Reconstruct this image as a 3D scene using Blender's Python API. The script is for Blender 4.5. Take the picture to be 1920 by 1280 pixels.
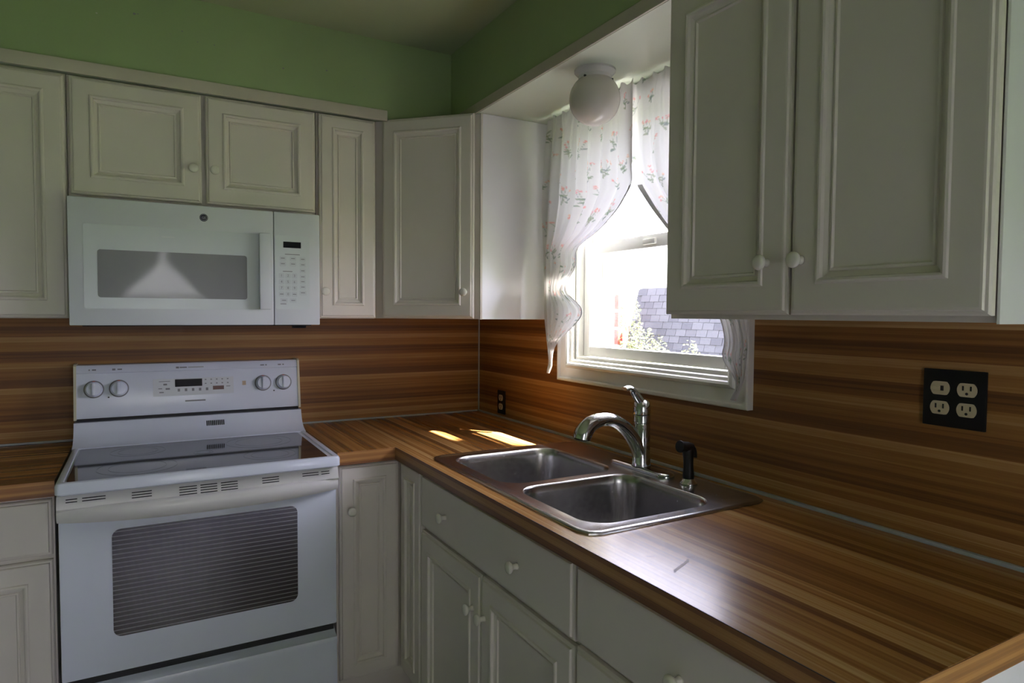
import bpy, bmesh, math, random
import numpy as np
from mathutils import Vector, Matrix

random.seed(7)
for o in list(bpy.data.objects):
    bpy.data.objects.remove(o)
scene = bpy.context.scene
COL = scene.collection

# ------------------------------------------------------------------ camera
YAW, PITCH, ROLL, FPX = math.radians(29.3841), math.radians(-2.4077), math.radians(0.3688), 1232.43
cam_d = bpy.data.cameras.new('camera')
cam_d.sensor_width = 36.0
cam_d.lens = FPX / 1920 * 36.0
cam_d.clip_start = 0.05
cam_d.clip_end = 200
cam = bpy.data.objects.new('camera', cam_d)
COL.objects.link(cam)
_fw = Vector((math.sin(YAW) * math.cos(PITCH), math.cos(YAW) * math.cos(PITCH), math.sin(PITCH)))
_rt = Vector((math.cos(YAW), -math.sin(YAW), 0))
_up = _rt.cross(_fw)
_r2 = _rt * math.cos(ROLL) + _up * math.sin(ROLL)
_u2 = _up * math.cos(ROLL) - _rt * math.sin(ROLL)
_m = Matrix((_r2, _u2, -_fw)).transposed().to_4x4()
_m.translation = (-1.3932, -2.7867, 1.3746)
cam.matrix_world = _m
scene.camera = cam

# ------------------------------------------------------------------ sky, sun, exposure
SKY, SUN, EXPO = 18.0, 115.0, 0.0
world = bpy.data.worlds.new('sky')
scene.world = world
world.use_nodes = True
wb = world.node_tree.nodes['Background']
wb.inputs['Color'].default_value = (0.81, 0.80, 1.0, 1)
wb.inputs['Strength'].default_value = SKY
sun_d = bpy.data.lights.new('sun', 'SUN')
sun_d.energy = SUN
sun_d.angle = math.radians(0.6)
sun_d.color = (1.0, 0.95, 0.86)
sun = bpy.data.objects.new('sun', sun_d)
COL.objects.link(sun)
SUNDIR = Vector((-0.571, 0.777, -1.0)).normalized()
sun.rotation_euler = SUNDIR.to_track_quat('-Z', 'Y').to_euler()
sun.location = (4, -6, 8)
scene.view_settings.view_transform = 'Standard'
scene.view_settings.look = 'None'
scene.view_settings.gamma = 1.0
scene.view_settings.use_curve_mapping = False
scene.view_settings.exposure = EXPO
scene.cycles.max_bounces = 10
scene.cycles.diffuse_bounces = 6
scene.cycles.transparent_max_bounces = 12
scene.cycles.caustics_reflective = False
scene.cycles.caustics_refractive = False
scene.cycles.sample_clamp_indirect = 6.0
scene.cycles.use_denoising = True


def portal(name, loc, rot, sx, sy):
    d = bpy.data.lights.new(name, 'AREA')
    d.shape = 'RECTANGLE'
    d.size, d.size_y = sx, sy
    d.energy = 1
    d.cycles.is_portal = True
    o = bpy.data.objects.new(name, d)
    COL.objects.link(o)
    o.location = loc
    o.rotation_euler = rot
    return o


portal('window_portal', (0.16, -1.156, 1.615), (0, math.radians(90), 0), 0.84, 0.76)
portal('added_door_portal', (0.16, -3.405, .85), (0, math.radians(90), 0), 1.32, .78)  # portal at the added glazed door
portal('window_portal', (-1.225, -4.68, 1.30), (math.radians(90), 0, 0), .95, 1.36)

# ------------------------------------------------------------------ materials
MATS = {}


def mat(name, col=(.8, .8, .8), rough=.5, metal=0.0, spec=.5, coat=0.0, emit=None):
    if name in MATS:
        return MATS[name]
    m = bpy.data.materials.new(name)
    m.use_nodes = True
    b = m.node_tree.nodes['Principled BSDF']
    b.inputs['Base Color'].default_value = (*col, 1)
    b.inputs['Roughness'].default_value = rough
    b.inputs['Metallic'].default_value = metal
    b.inputs['Specular IOR Level'].default_value = spec
    b.inputs['Coat Weight'].default_value = coat
    MATS[name] = m
    return m


def N(m, kind, **kw):
    n = m.node_tree.nodes.new(kind)
    for k, v in kw.items():
        setattr(n, k, v)
    return n


def L(m, a, b):
    m.node_tree.links.new(a, b)


def painted(name, col, rough, var=.06, scale=6.0, bump=.0, bscale=60., spec=.5):
    """paint: colour with faint large-scale unevenness and fine relief"""
    m = mat(name, col, rough, spec=spec)
    bs = m.node_tree.nodes['Principled BSDF']
    tc = N(m, 'ShaderNodeTexCoord')
    nz = N(m, 'ShaderNodeTexNoise')
    nz.inputs['Scale'].default_value = scale
    nz.inputs['Detail'].default_value = 5
    L(m, tc.outputs['Object'], nz.inputs['Vector'])
    rp = N(m, 'ShaderNodeValToRGB')
    rp.color_ramp.elements[0].position = .3
    rp.color_ramp.elements[1].position = .7
    rp.color_ramp.elements[0].color = (*[c * (1 - var) for c in col], 1)
    rp.color_ramp.elements[1].color = (*[min(1, c * (1 + var)) for c in col], 1)
    L(m, nz.outputs['Fac'], rp.inputs['Fac'])
    L(m, rp.outputs['Color'], bs.inputs['Base Color'])
    if bump:
        n2 = N(m, 'ShaderNodeTexNoise')
        n2.inputs['Scale'].default_value = bscale
        n2.inputs['Detail'].default_value = 4
        L(m, tc.outputs['Object'], n2.inputs['Vector'])
        bp = N(m, 'ShaderNodeBump')
        bp.inputs['Strength'].default_value = bump
        bp.inputs['Distance'].default_value = .002
        L(m, n2.outputs['Fac'], bp.inputs['Height'])
        L(m, bp.outputs['Normal'], bs.inputs['Normal'])
    return m


def laminate(name, across, along, rough=.3, scale=34.0, gain=1.0, seed=0.0, spec=.5, con=1.0):
    """butcher-block printed laminate; across/along are axis indices of object space"""
    m = mat(name, (.3, .15, .06), rough, spec=spec)
    bs = m.node_tree.nodes['Principled BSDF']
    tc = N(m, 'ShaderNodeTexCoord')
    sp = N(m, 'ShaderNodeSeparateXYZ')
    L(m, tc.outputs['Object'], sp.inputs[0])
    a, b = sp.outputs[across], sp.outputs[along]

    def math_(op, x, y):
        n = N(m, 'ShaderNodeMath', operation=op)
        for i, v in enumerate((x, y)):
            if isinstance(v, (int, float)):
                n.inputs[i].default_value = v
            else:
                L(m, v, n.inputs[i])
        return n.outputs[0]

    # slight waviness of the grain
    wv = N(m, 'ShaderNodeTexNoise', noise_dimensions='1D')
    wv.inputs['Scale'].default_value = 2.0
    L(m, b, wv.inputs['W'])
    aa = math_('ADD', a, math_('MULTIPLY', math_('SUBTRACT', wv.outputs['Fac'], .5), .0035))
    aa = math_('ADD', aa, seed)

    def vor(s, off):
        v = N(m, 'ShaderNodeTexVoronoi', voronoi_dimensions='1D')
        v.inputs['Scale'].default_value = s
        L(m, math_('ADD', aa, off), v.inputs['W'])
        sc = N(m, 'ShaderNodeSeparateColor')
        L(m, v.outputs['Color'], sc.inputs[0])
        return sc.outputs[0]

    v1 = vor(scale, 0.0)
    v2 = vor(scale * 3.1, 3.7)
    cb = N(m, 'ShaderNodeCombineXYZ')
    L(m, math_('MULTIPLY', aa, 260.0), cb.inputs[0])
    L(m, math_('MULTIPLY', b, 5.0), cb.inputs[1])
    gr = N(m, 'ShaderNodeTexNoise')
    gr.inputs['Scale'].default_value = 1.0
    gr.inputs['Detail'].default_value = 4
    L(m, cb.outputs[0], gr.inputs['Vector'])
    cb2 = N(m, 'ShaderNodeCombineXYZ')
    L(m, math_('MULTIPLY', aa, 50.0), cb2.inputs[0])
    L(m, math_('MULTIPLY', b, 1.6), cb2.inputs[1])
    g2 = N(m, 'ShaderNodeTexNoise')
    g2.inputs['Scale'].default_value = 1.0
    L(m, cb2.outputs[0], g2.inputs['Vector'])
    f = math_('ADD', math_('MULTIPLY', v1, .66 * con), math_('MULTIPLY', v2, .24 * con))
    f = math_('ADD', f, .45 * (1 - con) + .02)
    f = math_('ADD', f, math_('MULTIPLY', math_('SUBTRACT', gr.outputs['Fac'], .5), .34))
    f = math_('ADD', f, math_('MULTIPLY', math_('SUBTRACT', g2.outputs['Fac'], .5), .16))
    rp = N(m, 'ShaderNodeValToRGB')
    cr = rp.color_ramp
    cr.elements[0].position = .08
    cr.elements[0].color = (.118 * gain, .046 * gain, .016 * gain, 1)
    cr.elements[1].position = .86
    cr.elements[1].color = (.47 * gain, .29 * gain, .125 * gain, 1)
    e = cr.elements.new(.36)
    e.color = (.215 * gain, .092 * gain, .025 * gain, 1)
    e = cr.elements.new(.60)
    e.color = (.325 * gain, .162 * gain, .048 * gain, 1)
    L(m, f, rp.inputs['Fac'])
    L(m, rp.outputs['Color'], bs.inputs['Base Color'])
    return m


CAB = painted('cream_cabinet_paint', (.69, .635, .57), .38, .03, 5.0)
CABIN = mat('cabinet_inside', (.45, .40, .32), .6)
PANELW = painted('white_side_panel', (.84, .82, .85), .28, .02, 4.0, spec=1.0)
KNOBM = mat('white_ceramic', (.74, .71, .63), .25)
GREEN = painted('green_wall_paint', (.285, .375, .18), .42, .05, 3.0, .25, 40.)
CEILM = painted('ceiling_paint', (.34, .38, .235), .6, .04, 3.0, .2, 50.)
SOFFITM = painted('soffit_underside_paint', (.66, .71, .60), .4, .03, 4.0)
TRIMW = painted('cream_trim_paint', (.50, .46, .38), .45, .05, 8.0)
WINW = painted('white_window_paint', (.74, .73, .69), .35, .03, 10.0)
FLOORM = painted('vinyl_floor', (.56, .54, .62), .35, .06, 2.0)
RANGEW = painted('white_enamel', (.72, .755, .86), .18, .015, 3.0)
RANGEH = painted('aged_white_plastic', (.70, .68, .66), .3, .04, 9.0)
MWW = painted('white_microwave_plastic', (.68, .70, .74), .25, .015, 3.0)
BLACKP = mat('black_plastic', (.007, .007, .008), .45, spec=.3)
DARK = mat('dark_gap', (.01, .01, .012), .6)
GLASSBLK = mat('black_display_glass', (.006, .006, .008), .3, spec=.2)
COOKGLASS = mat('ceramic_glass', (.012, .013, .016), .06, spec=.7, coat=.2)
BURNER = mat('burner_print', (.016, .017, .020), .09, spec=.7, coat=.2)
CHROME = mat('chrome', (.62, .63, .66), .07, 1.0)
ALUM = painted('aluminium_strip', (.36, .39, .39), .4, .05, 20.)
IVORY = mat('ivory_plastic', (.56, .49, .32), .4)
GREYPRINT = mat('grey_print', (.22, .22, .24), .5)
REDPRINT = mat('red_print', (.45, .12, .08), .5)
MAROON = mat('maroon_print', (.16, .09, .085), .5)
GLOBE = mat('opal_glass', (.60, .565, .51), .15)
LAM_R = laminate('laminate_wall_right', 2, 1, .45, 46.0, 1.0, 0.0, .3)
LAM_B = laminate('laminate_wall_back', 2, 0, .45, 46.0, 1.0, 0.0, .3)
LAM_C = laminate('laminate_counter', 0, 1, .27, 52.0, 1.12, 5.3, .40, .80)
LAM_L = laminate('laminate_counter_left', 1, 0, .25, 52.0, 1.05, 9.1, .5, .8)
LAM_ER = laminate('laminate_edge_right', 2, 1, .4, 60.0, 1.0, 2.2)
LAM_EB = laminate('laminate_edge_back', 2, 0, .4, 60.0, 1.5, 1.1)


def brushed(name, col, rough, axis_scale):
    m = mat(name, col, rough, 1.0)
    bs = m.node_tree.nodes['Principled BSDF']
    tc = N(m, 'ShaderNodeTexCoord')
    mp = N(m, 'ShaderNodeMapping')
    mp.inputs['Scale'].default_value = axis_scale
    L(m, tc.outputs['Object'], mp.inputs[0])
    nz = N(m, 'ShaderNodeTexNoise')
    nz.inputs['Scale'].default_value = 1.0
    nz.inputs['Detail'].default_value = 3
    L(m, mp.outputs[0], nz.inputs['Vector'])
    mr = N(m, 'ShaderNodeMapRange')
    mr.inputs['To Min'].default_value = rough - .07
    mr.inputs['To Max'].default_value = rough + .07
    L(m, nz.outputs['Fac'], mr.inputs['Value'])
    L(m, mr.outputs[0], bs.inputs['Roughness'])
    return m


STEEL = brushed('brushed_steel', (.50, .49, .49), .24, (60, 600, 60))


def glass_mat(name, tint=(1, 1, 1), refl=.08):
    m = bpy.data.materials.new(name)
    m.use_nodes = True
    nt = m.node_tree
    nt.nodes.remove(nt.nodes['Principled BSDF'])
    out = nt.nodes['Material Output']
    t = N(m, 'ShaderNodeBsdfTransparent')
    t.inputs[0].default_value = (*tint, 1)
    g = N(m, 'ShaderNodeBsdfGlossy')
    g.inputs['Roughness'].default_value = 0.02
    mx = N(m, 'ShaderNodeMixShader')
    mx.inputs[0].default_value = refl
    L(m, t.outputs[0], mx.inputs[1])
    L(m, g.outputs[0], mx.inputs[2])
    L(m, mx.outputs[0], out.inputs['Surface'])
    return m


PANE = glass_mat('window_glass')


def oven_glass():
    m = mat('oven_window_glass', (.03, .022, .022), .07, spec=.7)
    bs = m.node_tree.nodes['Principled BSDF']
    tc = N(m, 'ShaderNodeTexCoord')
    sp = N(m, 'ShaderNodeSeparateXYZ')
    L(m, tc.outputs['Object'], sp.inputs[0])
    mu = N(m, 'ShaderNodeMath', operation='MULTIPLY')
    mu.inputs[1].default_value = 1 / .0127
    L(m, sp.outputs[2], mu.inputs[0])
    fr = N(m, 'ShaderNodeMath', operation='FRACT')
    L(m, mu.outputs[0], fr.inputs[0])
    gt = N(m, 'ShaderNodeMath', operation='GREATER_THAN')
    gt.inputs[1].default_value = .83
    L(m, fr.outputs[0], gt.inputs[0])
    mx = N(m, 'ShaderNodeMix', data_type='RGBA')
    mx.inputs['A'].default_value = (.03, .021, .021, 1)
    mx.inputs['B'].default_value = (.30, .30, .29, 1)
    L(m, gt.outputs[0], mx.inputs['Factor'])
    L(m, mx.outputs['Result'], bs.inputs['Base Color'])
    return m


OVENGLASS = oven_glass()
MWGLASS = mat('microwave_window', (.23, .23, .24), .06, spec=.5)


def fabric_mat(name, attr=None, col=(.8, .79, .8), trans=.55):
    m = bpy.data.materials.new(name)
    m.use_nodes = True
    nt = m.node_tree
    nt.nodes.remove(nt.nodes['Principled BSDF'])
    out = nt.nodes['Material Output']
    d = N(m, 'ShaderNodeBsdfDiffuse')
    t = N(m, 'ShaderNodeBsdfTranslucent')
    if attr:
        a = N(m, 'ShaderNodeAttribute', attribute_name=attr)
        L(m, a.outputs['Color'], d.inputs[0])
        L(m, a.outputs['Color'], t.inputs[0])
    else:
        d.inputs[0].default_value = (*col, 1)
        t.inputs[0].default_value = (*col, 1)
    mx = N(m, 'ShaderNodeMixShader')
    mx.inputs[0].default_value = trans
    L(m, d.outputs[0], mx.inputs[1])
    L(m, t.outputs[0], mx.inputs[2])
    L(m, mx.outputs[0], out.inputs['Surface'])
    return m


CURTAIN = fabric_mat('floral_curtain_cotton', 'print', trans=.155)
HEM = fabric_mat('curtain_hem', None, (.55, .53, .53), .07)
SHEER = fabric_mat('white_curtain', None, (.74, .73, .77), .10)

# ------------------------------------------------------------------ mesh helpers


def new_obj(name, bm, material, parent=None, smooth=False, kind=None):
    me = bpy.data.meshes.new(name)
    bmesh.ops.recalc_face_normals(bm, faces=bm.faces[:])
    bm.to_mesh(me)
    bm.free()
    return link(name, me, material, parent, smooth, kind)


def link(name, me, material, parent=None, smooth=False, kind=None):
    if material is not None and not me.materials:
        for x in (material if isinstance(material, (list, tuple)) else [material]):
            me.materials.append(x)
    if smooth:
        for p in me.polygons:
            p.use_smooth = True
        if smooth is not True:
            me.set_sharp_from_angle(angle=math.radians(smooth))
    o = bpy.data.objects.new(name, me)
    COL.objects.link(o)
    if parent is not None:
        o.parent = parent
    if kind:
        o['kind'] = kind
    return o


def tag(o, label, cat=None, group=None, kind=None):
    o['label'] = label
    if cat:
        o['category'] = cat
    if group:
        o['group'] = group
    if kind:
        o['kind'] = kind
    return o


def thing(name, label, cat, loc=(0, 0, 0), rz=0.0, group=None, kind=None):
    o = bpy.data.objects.new(name, None)
    o.empty_display_size = .05
    COL.objects.link(o)
    o.location = loc
    o.rotation_euler = (0, 0, rz)
    return tag(o, label, cat, group, kind)


def add_box(bm, x0, x1, y0, y1, z0, z1, bevel=0.0, seg=2):
    r = bmesh.ops.create_cube(bm, size=1.0)
    vs = r['verts']
    for v in vs:
        v.co = Vector(((x0 + x1) / 2 + v.co.x * abs(x1 - x0), (y0 + y1) / 2 + v.co.y * abs(y1 - y0),
                       (z0 + z1) / 2 + v.co.z * abs(z1 - z0)))
    if bevel:
        es = set()
        for v in vs:
            es.update(v.link_edges)
        bmesh.ops.bevel(bm, geom=list(es), offset=bevel, segments=seg, affect='EDGES', profile=.6)


def box(name, material, parent, x0, x1, y0, y1, z0, z1, bevel=0.0, seg=2, kind=None, smooth=False):
    bm = bmesh.new()
    add_box(bm, x0, x1, y0, y1, z0, z1, bevel, seg)
    return new_obj(name, bm, material, parent, (40 if bevel and smooth is False else smooth), kind)


def add_prism(bm, pts, z0, z1):
    a = [bm.verts.new((x, y, z0)) for x, y in pts]
    b = [bm.verts.new((x, y, z1)) for x, y in pts]
    bm.faces.new(a)
    bm.faces.new(b)
    n = len(pts)
    for i in range(n):
        bm.faces.new((a[i], a[(i + 1) % n], b[(i + 1) % n], b[i]))


def add_profile(bm, pts, x0, x1):
    """extrude a closed (y,z) outline along x"""
    a = [bm.verts.new((x0, y, z)) for y, z in pts]
    b = [bm.verts.new((x1, y, z)) for y, z in pts]
    bm.faces.new(a)
    bm.faces.new(b)
    n = len(pts)
    for i in range(n):
        bm.faces.new((a[i], a[(i + 1) % n], b[(i + 1) % n], b[i]))


def add_lathe(bm, prof, origin, axis, n=24):
    """prof: list of (radius, distance along axis)"""
    origin = Vector(origin)
    axis = Vector(axis).normalized()
    u = axis.orthogonal().normalized()
    w = axis.cross(u)
    rings = []
    for r, h in prof:
        if r < 1e-6:
            rings.append([bm.verts.new(origin + axis * h)])
        else:
            rings.append([bm.verts.new(origin + axis * h + (u * math.cos(2 * math.pi * k / n) + w * math.sin(2 * math.pi * k / n)) * r)
                          for k in range(n)])
    for i in range(len(rings) - 1):
        A, B = rings[i], rings[i + 1]
        for k in range(n):
            k2 = (k + 1) % n
            if len(A) == 1 and len(B) == 1:
                continue
            if len(A) == 1:
                bm.faces.new((A[0], B[k], B[k2]))
            elif len(B) == 1:
                bm.faces.new((A[k], A[k2], B[0]))
            else:
                bm.faces.new((A[k], A[k2], B[k2], B[k]))
    if len(rings[0]) > 1:
        bm.faces.new(rings[0])
    if len(rings[-1]) > 1:
        bm.faces.new(rings[-1])


def lathe(name, material, parent, prof, origin, axis=(0, 0, 1), n=24, smooth=40):
    bm = bmesh.new()
    add_lathe(bm, prof, origin, axis, n)
    return new_obj(name, bm, material, parent, smooth)


def add_tube(bm, path, radii, n=14, flat=None, cap=True):
    """round (or flattened) tube along a path of points"""
    path = [Vector(p) for p in path]
    rings = []
    prev = None
    for i, p in enumerate(path):
        t = (path[min(i + 1, len(path) - 1)] - path[max(i - 1, 0)]).normalized()
        u = prev - t * prev.dot(t) if prev is not None else t.orthogonal()
        if prev is None:
            ref = Vector((0, 1, 0)) if abs(t.y) < .9 else Vector((0, 0, 1))
            u = ref - t * ref.dot(t)
        u.normalize()
        prev = u
        w = t.cross(u)
        r = radii[i] if isinstance(radii, (list, tuple)) else radii
        ru, rw = r if isinstance(r, (list, tuple)) else (r, r)
        rings.append([bm.verts.new(p + u * ru * math.cos(2 * math.pi * k / n) + w * rw * math.sin(2 * math.pi * k / n)) for k in range(n)])
    for A, B in zip(rings, rings[1:]):
        for k in range(n):
            bm.faces.new((A[k], A[(k + 1) % n], B[(k + 1) % n], B[k]))
    if cap:
        bm.faces.new(rings[0])
        bm.faces.new(rings[-1])


def tube(name, material, parent, path, radii, n=14, smooth=50):
    bm = bmesh.new()
    add_tube(bm, path, radii, n)
    return new_obj(name, bm, material, parent, smooth)


def spline(pts, n):
    """Catmull-Rom through points"""
    P = [Vector(p) for p in pts]
    P = [P[0] * 2 - P[1]] + P + [P[-1] * 2 - P[-2]]
    out = []
    seg = len(P) - 3
    for i in range(n):
        s = i / (n - 1) * seg
        k = min(int(s), seg - 1)
        t = s - k
        a, b, c, d = P[k:k + 4]
        out.append(.5 * ((2 * b) + (c - a) * t + (2 * a - 5 * b + 4 * c - d) * t * t + (3 * b - a - 3 * c + d) * t ** 3))
    return out


def rrect(x0, x1, y0, y1, r, n=6):
    pts = []
    for cx, cy, a0 in ((x1 - r, y1 - r, 0), (x0 + r, y1 - r, 90), (x0 + r, y0 + r, 180), (x1 - r, y0 + r, 270)):
        for k in range(n + 1):
            a = math.radians(a0 + 90 * k / n)
            pts.append((cx + r * math.cos(a), cy + r * math.sin(a)))
    return pts


def text_mesh(s, size, depth=.0002):
    cu = bpy.data.curves.new('text', 'FONT')
    cu.body = s
    cu.size = size
    cu.extrude = depth
    cu.align_x = 'CENTER'
    cu.align_y = 'CENTER'
    cu.resolution_u = 2
    o = bpy.data.objects.new('text', cu)
    COL.objects.link(o)
    dg = bpy.context.evaluated_depsgraph_get()
    me = bpy.data.meshes.new_from_object(o.evaluated_get(dg))
    bpy.data.objects.remove(o)
    me.transform(Matrix.Rotation(math.radians(90), 4, 'X'))   # stands in XZ, faces -Y
    return me


# raised-panel door built in XZ, front face at y = yf, facing -Y
def add_panel_door(bm, x0, x1, z0, z1, yf, fw=.052, t=.019, raised=True):
    prof = [(0.0, t), (0.0, .0090), (.0030, .0056), (.0070, .0050), (.0090, .0006), (.0125, .0)]
    if raised:
        prof += [(fw, .0), (fw + .002, -.0034), (fw + .006, -.0046), (fw + .010, -.0030), (fw + .012, .0040),
                 (fw + .022, .0095), (fw + .0235, .0062), (fw + .027, .0054), (fw + .0295, .0100), (fw + .034, .0100)]
        lim = min(x1 - x0, z1 - z0) / 2 - .012
        k = min(1.0, lim / (fw + .034))
        prof = [(i if i <= .0125 else .0125 + (i - .0125) * ((fw + .034) * k - .0125) / (fw + .034 - .0125), h) for i, h in prof]
    rings = []
    for ins, h in prof:
        a, b, c, d = x0 + ins, x1 - ins, z0 + ins, z1 - ins
        rings.append([bm.verts.new(q) for q in ((a, yf + h, c), (b, yf + h, c), (b, yf + h, d), (a, yf + h, d))])
    for A, B in zip(rings, rings[1:]):
        for k in range(4):
            bm.faces.new((A[k], A[(k + 1) % 4], B[(k + 1) % 4], B[k]))
    bm.faces.new(rings[-1])
    bm.faces.new(rings[0])


def door(name, parent, x0, x1, z0, z1, yf, fw=.052, raised=True, material=None):
    bm = bmesh.new()
    add_panel_door(bm, x0, x1, z0, z1, yf, fw, raised=raised)
    return new_obj(name, bm, material or CAB, parent)


_bm = bmesh.new()
add_lathe(_bm, [(.0085, 0), (.0078, .003), (.0062, .009), (.0075, .014), (.0125, .0175), (.0150, .021), (.0152, .0235), (.0135, .0265),
                (.0085, .0285), (0, .029)], (0, 0, 0), (0, -1, 0), 20)
KNOB_ME = bpy.data.meshes.new('knob')
bmesh.ops.recalc_face_normals(_bm, faces=_bm.faces[:])
_bm.to_mesh(KNOB_ME)
_bm.free()


def knob(parent, x, y, z):
    o = link('knob', KNOB_ME, KNOBM, parent, True)
    o.location = (x, y, z)
    return o


R90 = math.radians(-90)
R45 = math.radians(-45)

# ------------------------------------------------------------------ the room
CZ, SZ = 2.395, 2.106          # ceiling, soffit underside
RX, RY = -4.4, -4.5            # far room walls
tag(box('floor', FLOORM, None, RX, 0, RY, 0, -.08, 0, kind='structure'), 'pale lilac grey vinyl kitchen floor')
tag(box('ceiling', CEILM, None, RX, 0, RY, 0, CZ, CZ + .08, kind='structure'), 'olive tinted painted ceiling')
tag(box('wall_back', GREEN, None, RX - .14, .14, 0, .14, -.08, CZ + .08, kind='structure'), 'green painted wall behind the white range')
# window wall with its opening
WY0, WY1, WZ0, WZ1 = -1.525, -.787, 1.198, 2.03
bm = bmesh.new()
add_box(bm, 0, .14, WY1, 0, -.08, CZ + .08)
DY0, DY1, DZ1 = -3.86, -2.95, 2.06  # opening for the added glazed door
add_box(bm, 0, .14, DY1, WY0, -.08, CZ + .08)
add_box(bm, 0, .14, RY, DY0, -.08, CZ + .08)
add_box(bm, 0, .14, DY0, DY1, -.08, 0)
add_box(bm, 0, .14, DY0, DY1, DZ1, CZ + .08)
add_box(bm, 0, .14, WY0, WY1, -.08, WZ0)
add_box(bm, 0, .14, WY0, WY1, WZ1, CZ + .08)
tag(new_obj('wall_right', bm, GREEN, None, kind='structure'), 'green painted wall with the window over the sink')
PALE = painted('pale_wall_paint', (.42, .42, .37), .6, .04, 3.0)
tag(box('wall_left', GREEN, None, RX - .14, RX, RY, 0, -.08, CZ + .08, kind='structure'), 'green painted wall across from the sink window')
VX0, VX1, VZ0, VZ1 = -1.70, -.75, .62, 1.98
bm = bmesh.new()
add_box(bm, RX - .14, VX0, RY - .14, RY, -.08, CZ + .08)
add_box(bm, VX1, .14, RY - .14, RY, -.08, CZ + .08)
add_box(bm, VX0, VX1, RY - .14, RY, -.08, VZ0)
add_box(bm, VX0, VX1, RY - .14, RY, VZ1, CZ + .08)
tag(new_obj('wall_front', bm, PALE, None, kind='structure'), 'pale painted wall facing the range, with a wide window')

# soffits over the wall cabinets (green face, pale underside)
SB, SR = -.360, -.312


def soffit(name, label, x0, x1, y0, y1):
    bm = bmesh.new()
    add_box(bm, x0, x1, y0, y1, SZ, CZ)
    o = new_obj(name, bm, [GREEN, SOFFITM], None, kind='structure')
    for p in o.data.polygons:
        p.material_index = 1 if p.normal.z < -.5 else 0
    tag(o, label)
    return o


SOFF = soffit('ceiling_soffit', 'green soffit above the cabinets over the range', RX, 0, SB, 0)
soffit('ceiling_soffit', 'green soffit with pale underside above the sink window', SR, 0, RY, SB)
box('trim_1', TRIMW, None, RX, -.575, SB - .008, SB, SZ - .010, SZ + .030, .003, kind='structure')
box('trim_2', TRIMW, None, SR - .007, SR, RY, -.40, SZ, SZ + .036, .003, kind='structure')
# backsplash laminate sheets and their metal bead strips
CT = .914
tag(box('wall_backsplash', LAM_B, None, -2.30, -.004, -.004, 0, CT, 1.353, kind='structure'), 'butcher block laminate backsplash behind the range')
bm = bmesh.new()
add_box(bm, -.004, 0, -.705, -.004, CT, 1.366)
add_box(bm, -.004, 0, -1.605, -.705, CT, 1.127)
add_box(bm, -.004, 0, -2.60, -1.605, CT, 1.366)
tag(new_obj('wall_backsplash', bm, LAM_R, None, kind='structure'), 'butcher block laminate backsplash under the sink window')
box('trim_3', ALUM, None, -.010, -.004, -.010, -.004, CT, 1.353, .0015, kind='structure')
box('trim_4', ALUM, None, -.8385, -.010, -.012, -.004, CT, CT + .007, .002, kind='structure')
box('trim_5', ALUM, None, -.016, -.004, -2.33, -.010, CT, CT + .008, .002, kind='structure')
box('trim_6', ALUM, None, -2.30, -1.607, -.012, -.004, CT, CT + .007, .002, kind='structure')


# nicks and scuffs in the green paint
def scuffs():
    spots = [(-1.50, 2.29, .006), (-1.40, 2.31, .010), (-1.39, 2.312, .005), (-1.265, 2.285, .005), (-1.22, 2.26, .004), (-1.17, 2.26, .005),
             (-.95, 2.225, .006), (-.80, 2.245, .008), (-.66, 2.24, .004), (-1.30, 2.27, .003), (-.70, 2.205, .004)]
    for k, (x, z, s) in enumerate(spots):
        bm = bmesh.new()
        n = 7
        vs = [bm.verts.new((x + s * .6 * math.cos(6.283 * i / n) * random.uniform(.5, 1.1), SB - .0006,
                            z + s * .45 * math.sin(6.283 * i / n) * random.uniform(.5, 1.1))) for i in range(n)]
        bm.faces.new(vs)
        tag(new_obj('paint_chip', bm, GREYPRINT if k else mat('pale_scuff', (.5, .5, .42), .5), SOFF),
            'small chipped spot in the green soffit paint')


# ------------------------------------------------------------------ window over the sink
w1 = thing('window_1', 'white double hung window over the sink with picture frame casing', None, (0, 0, 0), kind='structure')


def casing_board(name, p0, p1, parent, width=.088, flip=1):
    """profiled casing board between two outer corners, lying on the wall x=0, mitred"""
    pass


# mitred picture-frame casing: nested rings on x (depth) like a door seen from the room
bm = bmesh.new()
oy0, oy1, oz0, oz1 = -1.606, -.705, 1.127, 2.100
cprof = [(0, 0.0), (0, -.024), (.004, -.027), (.010, -.027), (.014, -.018), (.050, -.016), (.054, -.024), (.061, -.028), (.068, -.024),
         (.071, -.014), (.079, -.012), (.082, -.004), (.082, .014)]
rings = []
for ins, x in cprof:
    rings.append([bm.verts.new(q) for q in ((x, oy0 + ins, oz0 + ins), (x, oy1 - ins, oz0 + ins), (x, oy1 - ins, oz1 - ins * .85), (x, oy0 + ins, oz1 - ins * .85))])
for A, B in zip(rings, rings[1:]):
    for k in range(4):
        bm.faces.new((A[k], A[(k + 1) % 4], B[(k + 1) % 4], B[k]))
new_obj('casing', bm, WINW, w1)
# jamb lining and sloping sill inside the opening
bm = bmesh.new()
add_box(bm, .002, .14, WY1 - .012, WY1, WZ0, WZ1)
add_box(bm, .002, .14, WY0, WY0 + .012, WZ0, WZ1)
add_box(bm, .002, .14, WY0, WY1, WZ1 - .012, WZ1)
new_obj('jamb', bm, WINW, w1)
bm = bmesh.new()
add_profile(bm, [(0, 0), (.15, 0), (.15, .010), (.0, .022)], WY0 + .012, WY1 - .012)
for v in bm.verts:
    v.co = Vector((v.co.y + .002, v.co.x, v.co.z + WZ0))
new_obj('sill', bm, WINW, w1)


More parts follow.
